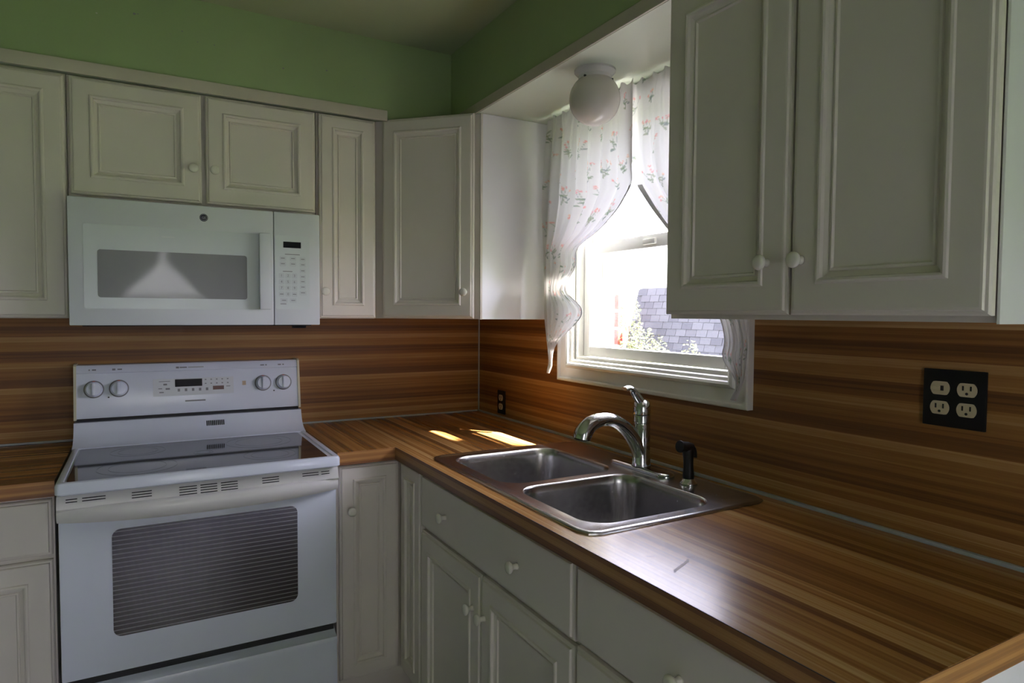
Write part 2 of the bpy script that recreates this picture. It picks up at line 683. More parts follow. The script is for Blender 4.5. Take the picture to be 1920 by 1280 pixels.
def sash(name, xa, xb, y0, y1, z0, z1, st, rb, rt):
    s = bmesh.new()
    add_box(s, xa, xb, y0, y0 + st, z0, z1, .003)
    add_box(s, xa, xb, y1 - st, y1, z0, z1, .003)
    add_box(s, xa, xb, y0 + st, y1 - st, z0, z0 + rb, .003)
    add_box(s, xa, xb, y0 + st, y1 - st, z1 - rt, z1, .003)
    o = new_obj(name, s, WINW, w1, 40)
    box('pane', PANE, o, (xa + xb) / 2 - .002, (xa + xb) / 2 + .002, y0 + st, y1 - st, z0 + rb, z1 - rt)
    return o


sash('lower_sash', .030, .062, WY0 + .014, WY1 - .014, WZ0 + .024, 1.632, .034, .036, .042)
sash('upper_sash', .066, .098, WY0 + .014, WY1 - .014, 1.590, WZ1 - .014, .034, .042, .036)
bm = bmesh.new()
for a, b, c, d in ((WY0 + .014, WY0 + .040, WZ0 + .02, WZ1 - .014), (WY1 - .040, WY1 - .014, WZ0 + .02, WZ1 - .014),
                   (WY0 + .040, WY1 - .040, WZ0 + .02, WZ0 + .042), (WY0 + .040, WY1 - .040, WZ1 - .036, WZ1 - .014),
                   (WY0 + .040, WY1 - .040, 1.595, 1.615)):
    add_box(bm, .112, .126, a, b, c, d, .002)
new_obj('storm_frame', bm, WINW, w1, 40)
box('sash_lock', WINW, w1, .020, .030, -1.19, -1.13, 1.600, 1.618, .003)

# unseen glazed door, added past the counter end to let in low daylight
dr1 = thing('added_door_1', 'unseen white glazed door added to let in daylight past the end of the counter', None, (0, 0, 0), kind='structure')
bm = bmesh.new()
add_box(bm, -.02, 0, DY0 - .08, DY0, 0, DZ1 + .08, .003)
add_box(bm, -.02, 0, DY1, DY1 + .08, 0, DZ1 + .08, .003)
add_box(bm, -.02, 0, DY0, DY1, DZ1, DZ1 + .08, .003)
new_obj('casing', bm, WINW, dr1, 40)
bm = bmesh.new()
add_box(bm, .05, .09, DY0 + .004, DY0 + .07, .004, DZ1 - .004, .003)
add_box(bm, .05, .09, DY1 - .07, DY1 - .004, .004, DZ1 - .004, .003)
add_box(bm, .05, .09, DY0 + .07, DY1 - .07, .004, .20, .003)
add_box(bm, .05, .09, DY0 + .07, DY1 - .07, 1.50, DZ1 - .004, .003)
lf = new_obj('leaf', bm, WINW, dr1, 40)
box('pane', PANE, lf, .068, .072, DY0 + .07, DY1 - .07, .20, 1.50)
lathe('handle', CHROME, lf, [(.022, 0), (.022, .006), (.010, .010), (.010, .035), (.026, .045), (.024, .060), (0, .066)], (.05, DY0 + .035, .95), (-1, 0, 0), 20)

# window in the wall behind the viewer
w2 = thing('window_2', 'wide white window in the wall facing the range', None, (0, 0, 0), kind='structure')
bm = bmesh.new()
for a, b, c, d in ((VX0 - .08, VX0, VZ0 - .08, VZ1 + .08), (VX1, VX1 + .08, VZ0 - .08, VZ1 + .08), (VX0, VX1, VZ0 - .08, VZ0), (VX0, VX1, VZ1, VZ1 + .08)):
    add_box(bm, a, b, RY, RY + .02, c, d, .003)
new_obj('casing', bm, WINW, w2, 40)
bm = bmesh.new()
for a, b, c, d in ((VX0, VX0 + .04, VZ0, VZ1), (VX1 - .04, VX1, VZ0, VZ1), (VX0, VX1, VZ0, VZ0 + .04), (VX0, VX1, VZ1 - .04, VZ1), (VX0, VX1, 1.48, 1.52)):
    add_box(bm, a, b, RY - .09, RY - .05, c, d, .003)
o = new_obj('sash', bm, WINW, w2, 40)
box('pane', PANE, o, VX0 + .04, VX1 - .04, RY - .072, RY - .068, VZ0 + .04, VZ1 - .04)


# ------------------------------------------------------------------ cabinets
def wall_cabinet(name, label, loc, rz, w, d, z0, z1, doors, group='cream wall cabinets', knob_z=None):
    """local frame: x along the width, back at y=0, front towards -y; doors = [(x0,x1,knobx)]"""
    c = thing(name, label, 'cabinet', loc, rz, group)
    b = bmesh.new()
    add_box(b, 0.001, w - .001, -d + .010, -.002, z0, z1)
    new_obj('body', b, CAB, c)
    for x0, x1, kx in doors['list']:
        dr = door('door', c, x0, x1, doors['z0'], doors['z1'], -d - .0205, doors.get('fw', .052))
        if kx is not None:
            knob(dr, kx, -d - .0205, doors['kz'])
    return c


G_W = 'cream raised panel wall cabinets'
wall_cabinet('wall_cabinet', 'tall cream wall cabinet on the far side of the microwave from the sink', (-1.973, 0, 0), 0, .386, .3245, 1.352, 2.104,
             dict(list=[(.006, .3825, None)], z0=1.354, z1=2.094, kz=1.45), G_W)
wall_cabinet('wall_cabinet', 'short two door cream cabinet directly above the microwave', (-1.587, 0, 0), 0, .754, .3245, 1.733, 2.104,
             dict(list=[(.0085, .3755, .350), (.3885, .7495, .414)], z0=1.737, z1=2.096, kz=1.848), G_W)
wall_cabinet('wall_cabinet', 'very narrow single door cream wall cabinet beside the microwave', (-.831, 0, 0), 0, .221, .3245, 1.353, 2.104,
             dict(list=[(.007, .217, .022)], z0=1.3555, z1=2.097, kz=1.452, fw=.046), G_W)
# diagonal corner cabinet
cc = thing('corner_wall_cabinet', 'cream corner wall cabinet with an angled door beside the window', 'cabinet', (0, 0, 0), 0, G_W)
bm = bmesh.new()
add_prism(bm, [(-.608, -.006), (-.006, -.006), (-.006, -.608), (-.303, -.608), (-.608, -.303)], 1.354, 2.1045)
new_obj('body', bm, CAB, cc)
bm = bmesh.new()
add_box(bm, -.297, -.003, -.6125, -.6085, 1.354, 2.1045)
new_obj('side_panel', bm, PANELW, cc)
box('side_edge', CAB, cc, -.306, -.2965, -.614, -.6085, 1.353, 2.1045, .0015)
bm = bmesh.new()
DW = .366
add_panel_door(bm, -DW / 2, DW / 2, 1.3565, 2.1035, 0, .047)
dmid = Vector((-.464, -.481, 0))
bm.transform(Matrix.Translation(dmid) @ Matrix.Rotation(R45, 4, 'Z'))
dd = new_obj('door', bm, CAB, cc)
kb = knob(dd, 0, 0, 0)
kb.location = dmid + Matrix.Rotation(R45, 3, 'Z') @ Vector((DW / 2 - .030, 0, 0)) + Vector((0, 0, 1.453))
kb.rotation_euler = (0, 0, R45)
# right wall cabinet, facing -x : local x runs towards -y
wc = wall_cabinet('wall_cabinet', 'tall two door cream wall cabinet beside the window above the quadruple outlet', (0, -1.612, 0), R90, .686, .3095, 1.366, 2.104,
                  dict(list=[(.008, .343, .296), (.347, .685, .373)], z0=1.376, z1=2.098, kz=1.477, fw=.056), G_W)
box('side_panel', PANELW, wc, .6862, .6902, -.3085, -.004, 1.364, 2.104)

# ---- base cabinets
CB = .8695                       # underside of the countertop
G_B = 'cream base cabinets'


def base_body(b, x0, x1, d=.598):
    add_box(b, x0, x1, -d, -.004, .10, CB)
    add_box(b, x0, x1, -d + .07, -.004, 0, .10)


lb = thing('base_cabinet', 'cream base cabinet with a drawer on the far side of the range from the sink', 'cabinet', (-1.99, 0, 0), 0, G_B)
bm = bmesh.new()
base_body(bm, 0, .378)
new_obj('body', bm, CAB, lb)
door('drawer_front', lb, .004, .3735, .704, .859, -.6185, raised=False)
door('door', lb, .004, .3735, .115, .691, -.6185, .056)

cbz = thing('corner_base_cabinet', 'cream corner base cabinet with two narrow hinged door leaves next to the range', 'cabinet', (0, 0, 0), 0, G_B)
bm = bmesh.new()
add_prism(bm, [(-.834, -.004), (-.004, -.004), (-.004, -.812), (-.598, -.812), (-.598, -.598), (-.834, -.598)], .10, CB)
add_prism(bm, [(-.834, -.004), (-.004, -.004), (-.004, -.812), (-.528, -.812), (-.528, -.528), (-.834, -.528)], 0, .10)
new_obj('body', bm, CAB, cbz)
d1 = door('door', cbz, -.8275, -.6205, .128, .862, -.6185, .046)
knob(d1, -.791, -.6185, .710)
bm = bmesh.new()
add_panel_door(bm, .621, .8085, .128, .862, -.6185, .046)
bm.transform(Matrix.Rotation(R90, 4, 'Z'))
new_obj('door', bm, CAB, cbz)

sb = thing('sink_base_cabinet', 'cream two door base cabinet with a false drawer front under the sink', 'cabinet', (0, -.8155, 0), R90, G_B)
SW = .863
bm = bmesh.new()
add_box(bm, 0, .018, -.598, -.004, .10, CB)
add_box(bm, SW - .018, SW, -.598, -.004, .10, CB)
add_box(bm, .018, SW - .018, -.598, -.004, .10, .118)
add_box(bm, .018, SW - .018, -.012, -.004, .118, CB)
add_box(bm, .018, SW - .018, -.598, -.580, .118, CB)
add_box(bm, 0, SW, -.528, -.510, 0, .10)
new_obj('body', bm, CAB, sb)
ff = door('false_drawer_front', sb, .003, .8595, .688, .860, -.6185, raised=False)
knob(ff, .200, -.6185, .771)
knob(ff, .627, -.6185, .771)
da = door('door', sb, .003, .4285, .115, .677, -.6185, .056)
knob(da, .386, -.6185, .572)
db = door('door', sb, .4335, .8595, .115, .677, -.6185, .056)
knob(db, .455, -.6185, .572)

eb = thing('base_cabinet', 'cream base cabinet with a wide drawer at the open end of the counter', 'cabinet', (0, -1.6795, 0), R90, G_B)
bm = bmesh.new()
base_body(bm, 0, .628)
new_obj('body', bm, CAB, eb)
box('end_panel', PANELW, eb, .6282, .6345, -.612, -.004, 0, CB)
dq = door('drawer_front', eb, .004, .622, .694, .860, -.6185, raised=False)
knob(dq, .311, -.6185, .765)
dz = door('door', eb, .004, .311, .115, .683, -.6185, .056)
door('door', eb, .316, .622, .115, .683, -.6185, .056)


# ------------------------------------------------------------------ countertops
EX, EY, CE = -.639, -.635, -2.332   # right front edge, back front edge, open end
SX0, SX1, SY0, SY1 = -.600, -.045, -1.700, -.845   # sink rim
ct = thing('countertop', 'butcher block laminate countertop wrapping the corner around the sink', 'countertop', (0, 0, .871))
bm = bmesh.new()
T0, T1 = 0.0, CT - .871
add_box(bm, -.8385, EX, EY, -.006, T0, T1)
add_box(bm, EX, -.006, SY1 - .02, -.006, T0, T1)
add_box(bm, EX, SX0 + .02, SY0 + .02, SY1 - .02, T0, T1)
add_box(bm, SX1 - .02, -.006, SY0 + .02, SY1 - .02, T0, T1)
add_box(bm, EX, -.006, CE, SY0 + .02, T0, T1)
new_obj('top', bm, LAM_C, ct)
# slightly proud edge bands with a thin dark laminate seam
bm = bmesh.new()
add_box(bm, EX - .0015, EX - .0001, CE, EY - .0015, T0, T1 - .0012)
new_obj('front_edge', bm, LAM_ER, ct)
bm = bmesh.new()
add_box(bm, -.8385, EX - .0001, EY - .0015, EY - .0001, T0, T1 - .0012)
new_obj('back_edge', bm, LAM_EB, ct)
bm = bmesh.new()
add_box(bm, EX - .0015, -.006, CE - .0016, CE - .0001, T0, T1 - .0006)
new_obj('end_edge', bm, LAM_EB, ct)
bm = bmesh.new()
add_box(bm, EX - .0013, EX, CE, EY - .002, T1 - .0012, T1 + .0003)
new_obj('edge_seam', bm, mat('laminate_seam', (.05, .025, .012), .5), ct)
# worn marks left on the laminate
MARK = mat('worn_laminate_mark', (.26, .19, .15), .5)
for pts in (((-.568, -1.921), (-.560, -1.914), (-.510, -1.893), (-.502, -1.886)), ((-.563, -1.836), (-.545, -1.846)), ((-.494, -1.878), (-.480, -1.885))):
    bm = bmesh.new()
    prev = None
    for i, (x, y) in enumerate(pts):
        w_ = .0022 if 0 < i < len(pts) - 1 else .0012
        a, b = bm.verts.new((x - w_, y + w_, T1 + .0004)), bm.verts.new((x + w_, y - w_, T1 + .0004))
        if prev:
            bm.faces.new((prev[0], prev[1], b, a))
        prev = (a, b)
    new_obj('worn_mark', bm, MARK, ct)
cl = thing('countertop', 'short butcher block laminate countertop on the drawer cabinet next to the range', 'countertop', (0, 0, .871))
bm = bmesh.new()
add_box(bm, -2.30, -1.607, EY, -.006, T0, T1)
new_obj('top', bm, LAM_L, cl)
bm = bmesh.new()
add_box(bm, -2.30, -1.607, EY - .0015, EY - .0001, T0, T1 - .001)
new_obj('front_edge', bm, LAM_EB, cl)

# ------------------------------------------------------------------ sink
sk = thing('kitchen_sink', 'stainless steel double bowl drop-in sink below the window', 'sink', (0, 0, CT))


def chamfer_rect(x0, x1, y0, y1, c):
    out = []
    for cx, cy, sx, sy in ((x1, y1, -1, -1), (x0, y1, 1, -1), (x0, y0, 1, 1), (x1, y0, -1, 1)):
        a, b, d = (cx + sx * c, cy), (cx, cy + sy * c), (cx + sx * c * .29, cy + sy * c * .29)
        pts = [a, (a[0] * .5 + d[0] * .5, a[1] * .5 + d[1] * .5 + 0), d, (b[0] * .5 + d[0] * .5, b[1] * .5 + d[1] * .5), b]
        if (sx, sy) in ((-1, -1), (1, 1)):
            pts = pts[::-1]
        out += pts
    return out


def off_rect(ins, c=.040):
    return chamfer_rect(SX0 + ins, SX1 - ins, SY0 + ins, SY1 - ins, max(.012, c - ins * .6))


BOWLS = [(-.553, -.172, -1.270, -.890), (-.553, -.172, -1.656, -1.304)]
bm = bmesh.new()
rimp = [(0, .0), (.0004, .0035), (.004, .0062), (.010, .0066), (.016, .0050), (.020, .0040)]
rr = []
for ins, z in rimp:
    rr.append([bm.verts.new((x, y, z)) for x, y in off_rect(ins)])
for A, B in zip(rr, rr[1:]):
    n = len(A)
    for k in range(n):
        bm.faces.new((A[k], A[(k + 1) % n], B[(k + 1) % n], B[k]))
outer = rr[-1]
edges = [bm.edges.get((outer[k], outer[(k + 1) % len(outer)])) for k in range(len(outer))]
loops = []
for x0, x1, y0, y1 in BOWLS:
    lp = [bm.verts.new((x, y, .0040)) for x, y in rrect(x0, x1, y0, y1, .070, 10)]
    es = [bm.edges.new((lp[k], lp[(k + 1) % len(lp)])) for k in range(len(lp))]
    edges += es
    loops.append(lp)
bmesh.ops.triangle_fill(bm, use_beauty=True, use_dissolve=False, edges=edges)
new_obj('rim', bm, STEEL, sk, 35)
for bi, (x0, x1, y0, y1) in enumerate(BOWLS):
    bm = bmesh.new()
    prof = [(0, .0040, .070), (.002, .0030, .069), (.005, -.002, .067), (.008, -.020, .066), (.014, -.140, .062), (.018, -.170, .060),
            (.026, -.186, .054), (.040, -.194, .045), (.060, -.196, .035)]
    rg = []
    for ins, z, r in prof:
        rg.append([bm.verts.new((x, y, z)) for x, y in rrect(x0 + ins, x1 - ins, y0 + ins, y1 - ins, r, 10)])
    for A, B in zip(rg, rg[1:]):
        n = len(A)
        for k in range(n):
            bm.faces.new((A[k], A[(k + 1) % n], B[(k + 1) % n], B[k]))
    bm.faces.new(rg[-1])
    bo = new_obj('bowl', bm, STEEL, sk, 60)
    cx, cy = (x0 + x1) / 2, (y0 + y1) / 2
    lathe('drain', CHROME, bo, [(.055, -.1955), (.055, -.1935), (.048, -.1925), (.043, -.1945), (.0, -.1950)], (cx - .06, cy, 0), (0, 0, 1), 24)

# ------------------------------------------------------------------ faucet
FXc, FYc = -.110, -1.292
fa = thing('kitchen_faucet', 'chrome single lever faucet with an arched pull-out spout on the sink', 'faucet', (FXc, FYc, CT + .0042))
bm = bmesh.new()
pl = rrect(-.028, .028, -.128, .128, .0275, 8)
rg = []
for ins, z in ((0, 0), (0, .005), (.003, .009), (.010, .0115)):
    s = [(x * (1 - ins / .028), y * (1 - ins / .128)) for x, y in pl]
    rg.append([bm.verts.new((x, y, z)) for x, y in s])
for A, B in zip(rg, rg[1:]):
    n = len(A)
    for k in range(n):
        bm.faces.new((A[k], A[(k + 1) % n], B[(k + 1) % n], B[k]))
bm.faces.new(rg[-1])
bm.faces.new(rg[0])
new_obj('base_plate', bm, CHROME, fa, 40)
lathe('body', CHROME, fa, [(.0285, .010), (.0285, .013), (.0275, .018), (.0275, .022), (.0262, .028), (.0256, .060), (.0252, .132), (.0242, .1335),
                           (.0242, .1365), (.0256, .138), (.0256, .160), (.0250, .1615)], (0, 0, 0), (0, 0, 1), 28)
lathe('joint_ring', BLACKP, fa, [(.0242, .1612), (.0242, .1642)], (0, 0, 0), (0, 0, 1), 28)
bm = bmesh.new()
add_lathe(bm, [(.0255, .1640), (.0260, .172), (.0256, .186), (.0222, .198), (.015, .205), (.0, .207)], (0, 0, 0), (0, 0, 1), 28)
new_obj('cap', bm, CHROME, fa, 50)
hp = spline([(.004, 0, .184), (-.010, 0, .204), (-.026, 0, .224), (-.036, 0, .236), (-.050, 0, .243), (-.066, 0, .241)], 18)
hr = [(.0175 - .0005 * i, .0150 - .00055 * i) if i < 9 else (.0128, .0100 - .00055 * (i - 9)) for i in range(18)]
tube('lever', CHROME, fa, hp, hr, 16)
sp_ = spline([(.004, 0, .022), (-.010, 0, .060), (-.034, 0, .098), (-.066, 0, .130), (-.106, 0, .152), (-.148, 0, .157), (-.186, 0, .147), (-.210, 0, .124), (-.215, 0, .108)], 40)
srad = []
for i in range(40):
    t = i / 39
    r = .0250 - .0055 * min(1, t / .45) if t < .62 else .0195 + .0065 * min(1, (t - .62) / .25)
    srad.append((r, r))
tube('spout', CHROME, fa, sp_, srad, 20)
d_ = (sp_[-1] - sp_[-3]).normalized()
lathe('spray_face', BLACKP, fa, [(.0215, .0), (.0215, .004), (.0, .005)], sp_[-1] - d_ * .001, d_, 20)

ss = thing('side_sprayer', 'black side sprayer in a chrome holder at the back of the sink', 'sprayer', (-.112, -1.488, CT + .0042))
lathe('holder', CHROME, ss, [(.024, 0), (.024, .004), (.019, .009), (.0165, .016), (.0150, .0165)], (0, 0, 0), (0, 0, 1), 24)
tube('grip', BLACKP, ss, spline([(0, 0, .012), (0, 0, .030), (-.001, 0, .060), (-.002, 0, .084), (-.004, 0, .100)], 14),
     [.0135, .0150, .0155, .0150, .0140, .0132, .0130, .0132, .0138, .0148, .0155, .0158, .0150, .0125], 16)
tube('spray_head', BLACKP, ss, [(.010, 0, .098), (-.006, 0, .101), (-.022, 0, .1035), (-.032, 0, .105), (-.034, 0, .1053)], [.0120, .0145, .0140, .0165, .0158], 16)
tube('trigger', BLACKP, ss, spline([(.004, 0, .106), (.018, 0, .098), (.023, 0, .084), (.024, 0, .070)], 8), [(.007, .003)] * 8, 8)

# ------------------------------------------------------------------ range
X0, X1 = -1.601, -.849
xm = (X0 + X1) / 2
HW = (X1 - X0) / 2
rg_ = thing('electric_range', 'white freestanding electric range with black glass cooktop and striped oven window', 'range', (xm, 0, 0))
bm = bmesh.new()
add_box(bm, -HW + .003, HW - .003, -.622, -.012, .02, .895)
for sx in (-1, 1):
    for y in (-.58, -.06):
        add_box(bm, sx * (HW - .05) - .02, sx * (HW - .05) + .02, y - .02, y + .02, 0, .02)
new_obj('body', bm, RANGEW, rg_)
# cooktop: frame with rolled lip
FY = -.715
bm = bmesh.new()
outer = rrect(-HW, HW, FY, -.145, .012, 4)
rgs = []
for ins, z in ((.004, .886), (0, .890), (0, .912), (.003, .9185), (.008, .9205), (.018, .9195), (.0205, .9165)):
    k = [(x * (1 - ins / HW), (y - (FY - .145) / 2) * (1 - ins / ((-.145 - FY) / 2)) + (FY - .145) / 2) for x, y in outer]
    rgs.append([bm.verts.new((x, y, z)) for x, y in k])
for A, B in zip(rgs, rgs[1:]):
    n = len(A)
    for k in range(n):
        bm.faces.new((A[k], A[(k + 1) % n], B[(k + 1) % n], B[k]))
bm.faces.new(rgs[-1])
bm.faces.new(rgs[0])
ctop = new_obj('cooktop', bm, RANGEW, rg_, 40)
bm = bmesh.new()
add_prism(bm, rrect(-HW + .026, HW - .036, FY + .014, -.222, .012, 4), .9166, .9196)
gt_ = new_obj('glass_top', bm, COOKGLASS, ctop)
for cx, cy, r in ((-.185, -.580, .105), (-.185, -.335, .080), (.185, -.580, .080), (.185, -.345, .108), (0, -.45, .03)):
    bm = bmesh.new()
    n = 40
    for r0, r1 in ((r, r - .0025), (r * .72, r * .72 - .0015)):
        a = [bm.verts.new((cx + r0 * math.cos(6.28319 * k / n), cy + r0 * math.sin(6.28319 * k / n), .91985)) for k in range(n)]
        b = [bm.verts.new((cx + r1 * math.cos(6.28319 * k / n), cy + r1 * math.sin(6.28319 * k / n), .91985)) for k in range(n)]
        for k in range(n):
            bm.faces.new((a[k], a[(k + 1) % n], b[(k + 1) % n], b[k]))
    new_obj('burner_ring', bm, BURNER, gt_)
# riser behind the glass, curving up to the backguard
bm = bmesh.new()
rp = [(-.012, .90), (-.205, .90), (-.205, .9195), (-.190, .9225), (-.172, .928), (-.155, .937), (-.142, .948), (-.133, .960), (-.126, .975), (-.120, .992), (-.012, .992)]
add_profile(bm, rp, -HW, HW)
riser = new_obj('riser', bm, RANGEW, rg_, 50)
for k in range(10):
    x = .034 + k * .0063
    bm = bmesh.new()
    for (y0, z0_), (y1, z1_) in (((-.1368, .952), (-.1278, .973)),):
        vs = [bm.verts.new(q) for q in ((x, y0 - .0012, z0_), (x + .0040, y0 - .0012, z0_), (x + .0040, y1 - .0012, z1_), (x, y1 - .0012, z1_))]
        bm.faces.new(vs)
    new_obj('vent_slot', bm, DARK, riser)
box('riser_gap', DARK, rg_, -HW + .006, HW - .006, -.100, -.012, .990, 1.012)
# control panel (leans back a little)
bm = bmesh.new()
add_profile(bm, [(-.012, 1.008), (-.108, 1.004), (-.110, 1.012), (-.090, 1.150), (-.087, 1.157), (-.090, 1.160), (-.084, 1.180), (-.078, 1.186), (-.012, 1.186)], -HW + .004, HW - .004)
cp = new_obj('control_panel', bm, RANGEW, rg_, 30)
for sx in (-1, 1):
    bm = bmesh.new()
    add_profile(bm, [(-.010, 1.004), (-.114, 1.000), (-.115, 1.012), (-.088, 1.184), (-.080, 1.190), (-.010, 1.190)], sx * HW - (.008 if sx > 0 else 0), sx * HW + (.008 if sx < 0 else 0))
    new_obj('end_cap', bm, mat('yellowed_end_cap', (.62, .58, .42), .4), cp)
TILT = math.atan2(.020, .138)


def panel_y(z):
    return -.110 + (z - 1.012) / .138 * .020


def on_panel(name, material, parent, x0, x1, z0, z1, th=.0008, r=None):
    """thin plate lying on the sloped control panel face"""
    b = bmesh.new()
    zs, xs = (z0, z1), (x0, x1)
    q = []
    for t in (.0002, -th):
        for x, z in ((x0, z0), (x1, z0), (x1, z1), (x0, z1)):
            q.append(b.verts.new((x, panel_y(z) + t, z)))
    for f in ((0, 1, 2, 3), (4, 5, 6, 7), (0, 1, 5, 4), (1, 2, 6, 5), (2, 3, 7, 6), (3, 0, 4, 7)):
        b.faces.new([q[i] for i in f])
    return new_obj(name, b, material, parent)


kp = on_panel('keypad', MWW, cp, -.137, .132, 1.068, 1.130, .0012)
on_panel('display', GLASSBLK, kp, -.066, .024, 1.100, 1.127, .0018)
for k in range(5):
    for j in range(2):
        on_panel('key_print', GREYPRINT, kp, .033 + k * .019, .0385 + k * .019, 1.121 - j * .0145, 1.1245 - j * .0145, .0016)
for k in range(5):
    on_panel('key_print', GREYPRINT, kp, -.058 + k * .0235, -.050 + k * .0235, 1.083, 1.093, .0016)
on_panel('key_print', MAROON, kp, .060, .098, 1.084, 1.098, .0018)
for x, z, w_, h_ in ((-.118, 1.120, .036, .002), (-.104, 1.107, .012, .006), (-.120, 1.094, .012, .003), (-.097, 1.091, .014, .006), (-.117, 1.080, .014, .004), (.106, 1.094, .014, .0025)):
    on_panel('key_print', GREYPRINT, kp, x, x + w_, z, z + h_, .0016)
on_panel('name_plate', GREYPRINT, cp, -.034, .034, 1.045, 1.050, .0012)
on_panel('sticker', mat('tan_sticker', (.55, .42, .30), .5), cp, .163, .176, 1.096, 1.112, .0008)
on_panel('indicator', BLACKP, cp, -.276, -.271, 1.072, 1.076, .0015)
on_panel('indicator', BLACKP, cp, .275, .280, 1.068, 1.072, .0015)
for x, w_ in ((-.062, .010), (-.050, .024), (-.022, .052), (-.322, .012), (-.246, .014), (.230, .014), (.295, .012), (-.332, .004), (-.262, .010), (.248, .006), (.312, .006)):
    b = bmesh.new()
    zc = 1.170
    hh = .0022 if w_ != .010 else .0032
    vs = [b.verts.new((xx, -.0872 + (zz - 1.170) * .30 - .0006, zz)) for xx, zz in ((x, zc - hh), (x + w_, zc - hh), (x + w_, zc + hh), (x, zc + hh))]
    b.faces.new(vs)
    new_obj('panel_print', b, GREYPRINT if w_ < .05 else mat('faint_print', (.42, .43, .46), .5), cp)
axk = Vector((0, -math.cos(TILT), math.sin(TILT) * 1.0)).normalized()
for kx, kz in ((-.317, 1.103), (-.242, 1.103), (.238, 1.101), (.314, 1.101)):
    b = bmesh.new()
    org = Vector((kx, panel_y(kz) + .0006, kz))
    add_lathe(b, [(.0305, 0), (.0305, .002), (.0280, .0035)], org, axk, 32)
    kk = new_obj('control_knob', b, mat('knob_dial_print', (.20, .20, .21), .4), cp, 40)
    b = bmesh.new()
    add_lathe(b, [(.0265, .0034), (.0262, .006), (.0245, .0075), (.0235, .0180), (.0215, .0215), (0, .0225)], org, axk, 32)
    nk = new_obj('knob_cap', b, RANGEW, kk, 40)
    b = bmesh.new()
    u = Vector((1, 0, 0))
    v = axk.cross(u)
    R_ = Matrix((u, v, axk)).transposed()
    add_box(b, -.0055, .0055, -.0215, .0215, .016, .028, .002)
    b.transform(Matrix.Translation(org) @ R_.to_4x4())
    new_obj('grip', b, RANGEW, kk, 40)
    b = bmesh.new()
    add_box(b, -.004, .004, .0262, .0292, .0022, .0040)
    b.transform(Matrix.Translation(org) @ R_.to_4x4())
    pk = new_obj('mark', b, REDPRINT, kk)

# vent trim strip, oven door, handle, drawer
bm = bmesh.new()
add_profile(bm, [(-.622, .880), (-.622, .838), (-.690, .838), (-.6985, .846), (-.690, .872), (-.684, .879)], -HW + .002, HW - .002)
vt = new_obj('vent_trim', bm, RANGEH, rg_, 40)


def vent_y(z):
    return -.6985 + (z - .846) / .026 * .0085 - .0006


for u0, u1, n in ((-.353, -.327, 2), (-.316, -.262, 2), (-.200, -.151, 3), (-.082, -.036, 4), (-.027, .018, 4), (.028, .074, 4), (.143, .192, 3), (.262, .312, 2), (.320, .346, 2)):
    for j in range(n):
        z = .8715 - j * .0068
        b = bmesh.new()
        vs = [b.verts.new((x, vent_y(zz), zz)) for x, zz in ((u0, z - .0026), (u1, z - .0026), (u1, z), (u0, z))]
        b.faces.new(vs)
        new_obj('vent_slot', b, DARK, vt)
bm = bmesh.new()
add_box(bm, -HW + .003, HW - .003, -.672, -.626, .362, .842, .006, 2)
od = new_obj('oven_door', bm, RANGEW, rg_, 40)
bm = bmesh.new()
pts = rrect(-.250, .250, .463, .768, .022, 5)
a = [bm.verts.new((x, -.6728, z)) for x, z in pts]
b_ = [bm.verts.new((x, -.6705, z)) for x, z in pts]
bm.faces.new(a)
n = len(a)
for k in range(n):
    bm.faces.new((a[k], a[(k + 1) % n], b_[(k + 1) % n], b_[k]))
new_obj('window', bm, OVENGLASS, od)
# bowed wide handle
bm = bmesh.new()
secs = []
nh = 28
for i in range(nh + 1):
    s = -1 + 2 * i / nh
    x = s * (HW - .001)
    bow = .034 * (1 - abs(s) ** 3.0)
    dz = -.010 * (1 - s * s)
    yb, yf = -.672, -.690 - bow
    inn = .010 + .6 * bow
    sec = [(-.671, .846), (yf + .012, .848), (yf + .003, .842), (yf, .830 + dz * .4), (yf + .003, .815 + dz), (yf + .012, .806 + dz), (-.671 - (.006 + bow * .45), .812 + dz * .5), (-.671, .815)]
    secs.append([bm.verts.new((x, y, z)) for y, z in sec])
for A, B in zip(secs, secs[1:]):
    n = len(A)
    for k in range(n):
        bm.faces.new((A[k], A[(k + 1) % n], B[(k + 1) % n], B[k]))
bm.faces.new(secs[0])
bm.faces.new(secs[-1])
new_obj('handle', bm, RANGEH, od, 50)
box('drawer_gap', DARK, rg_, -HW + .006, HW - .006, -.64, -.60, .325, .362)
bm = bmesh.new()
add_profile(bm, [(-.622, .345), (-.622, .05), (-.668, .05), (-.674, .058), (-.674, .236), (-.668, .284), (-.676, .306), (-.672, .318), (-.650, .322)], -HW + .003, HW - .003)
new_obj('storage_drawer', bm, RANGEW, rg_, 40)

# ------------------------------------------------------------------ over-the-range microwave
MX0, MX1, MZ0, MZ1, MY = -1.584, -.840, 1.331, 1.7195, -.410
mw = thing('microwave', 'white over-the-range microwave oven mounted above the cooktop', 'microwave', ((MX0 + MX1) / 2, 0, MZ0))
mh = (MX1 - MX0) / 2
H = MZ1 - MZ0
box('body', MWW, mw, -mh + .002, mh - .002, -.375, -.006, .004, H)
box('underside_grille', BLACKP, mw, -mh + .03, mh - .02, -.36, -.03, -.004, .004)
tube('lamp_cover', BLACKP, mw, [(mh - .085, -.36, -.002), (mh - .040, -.36, -.002)], [(.012, .010)] * 2, 12)
SPX = -.995 - (MX0 + MX1) / 2
md = box('door', MWW, mw, -mh, SPX - .001, -.410, -.377, 0, H, .004)
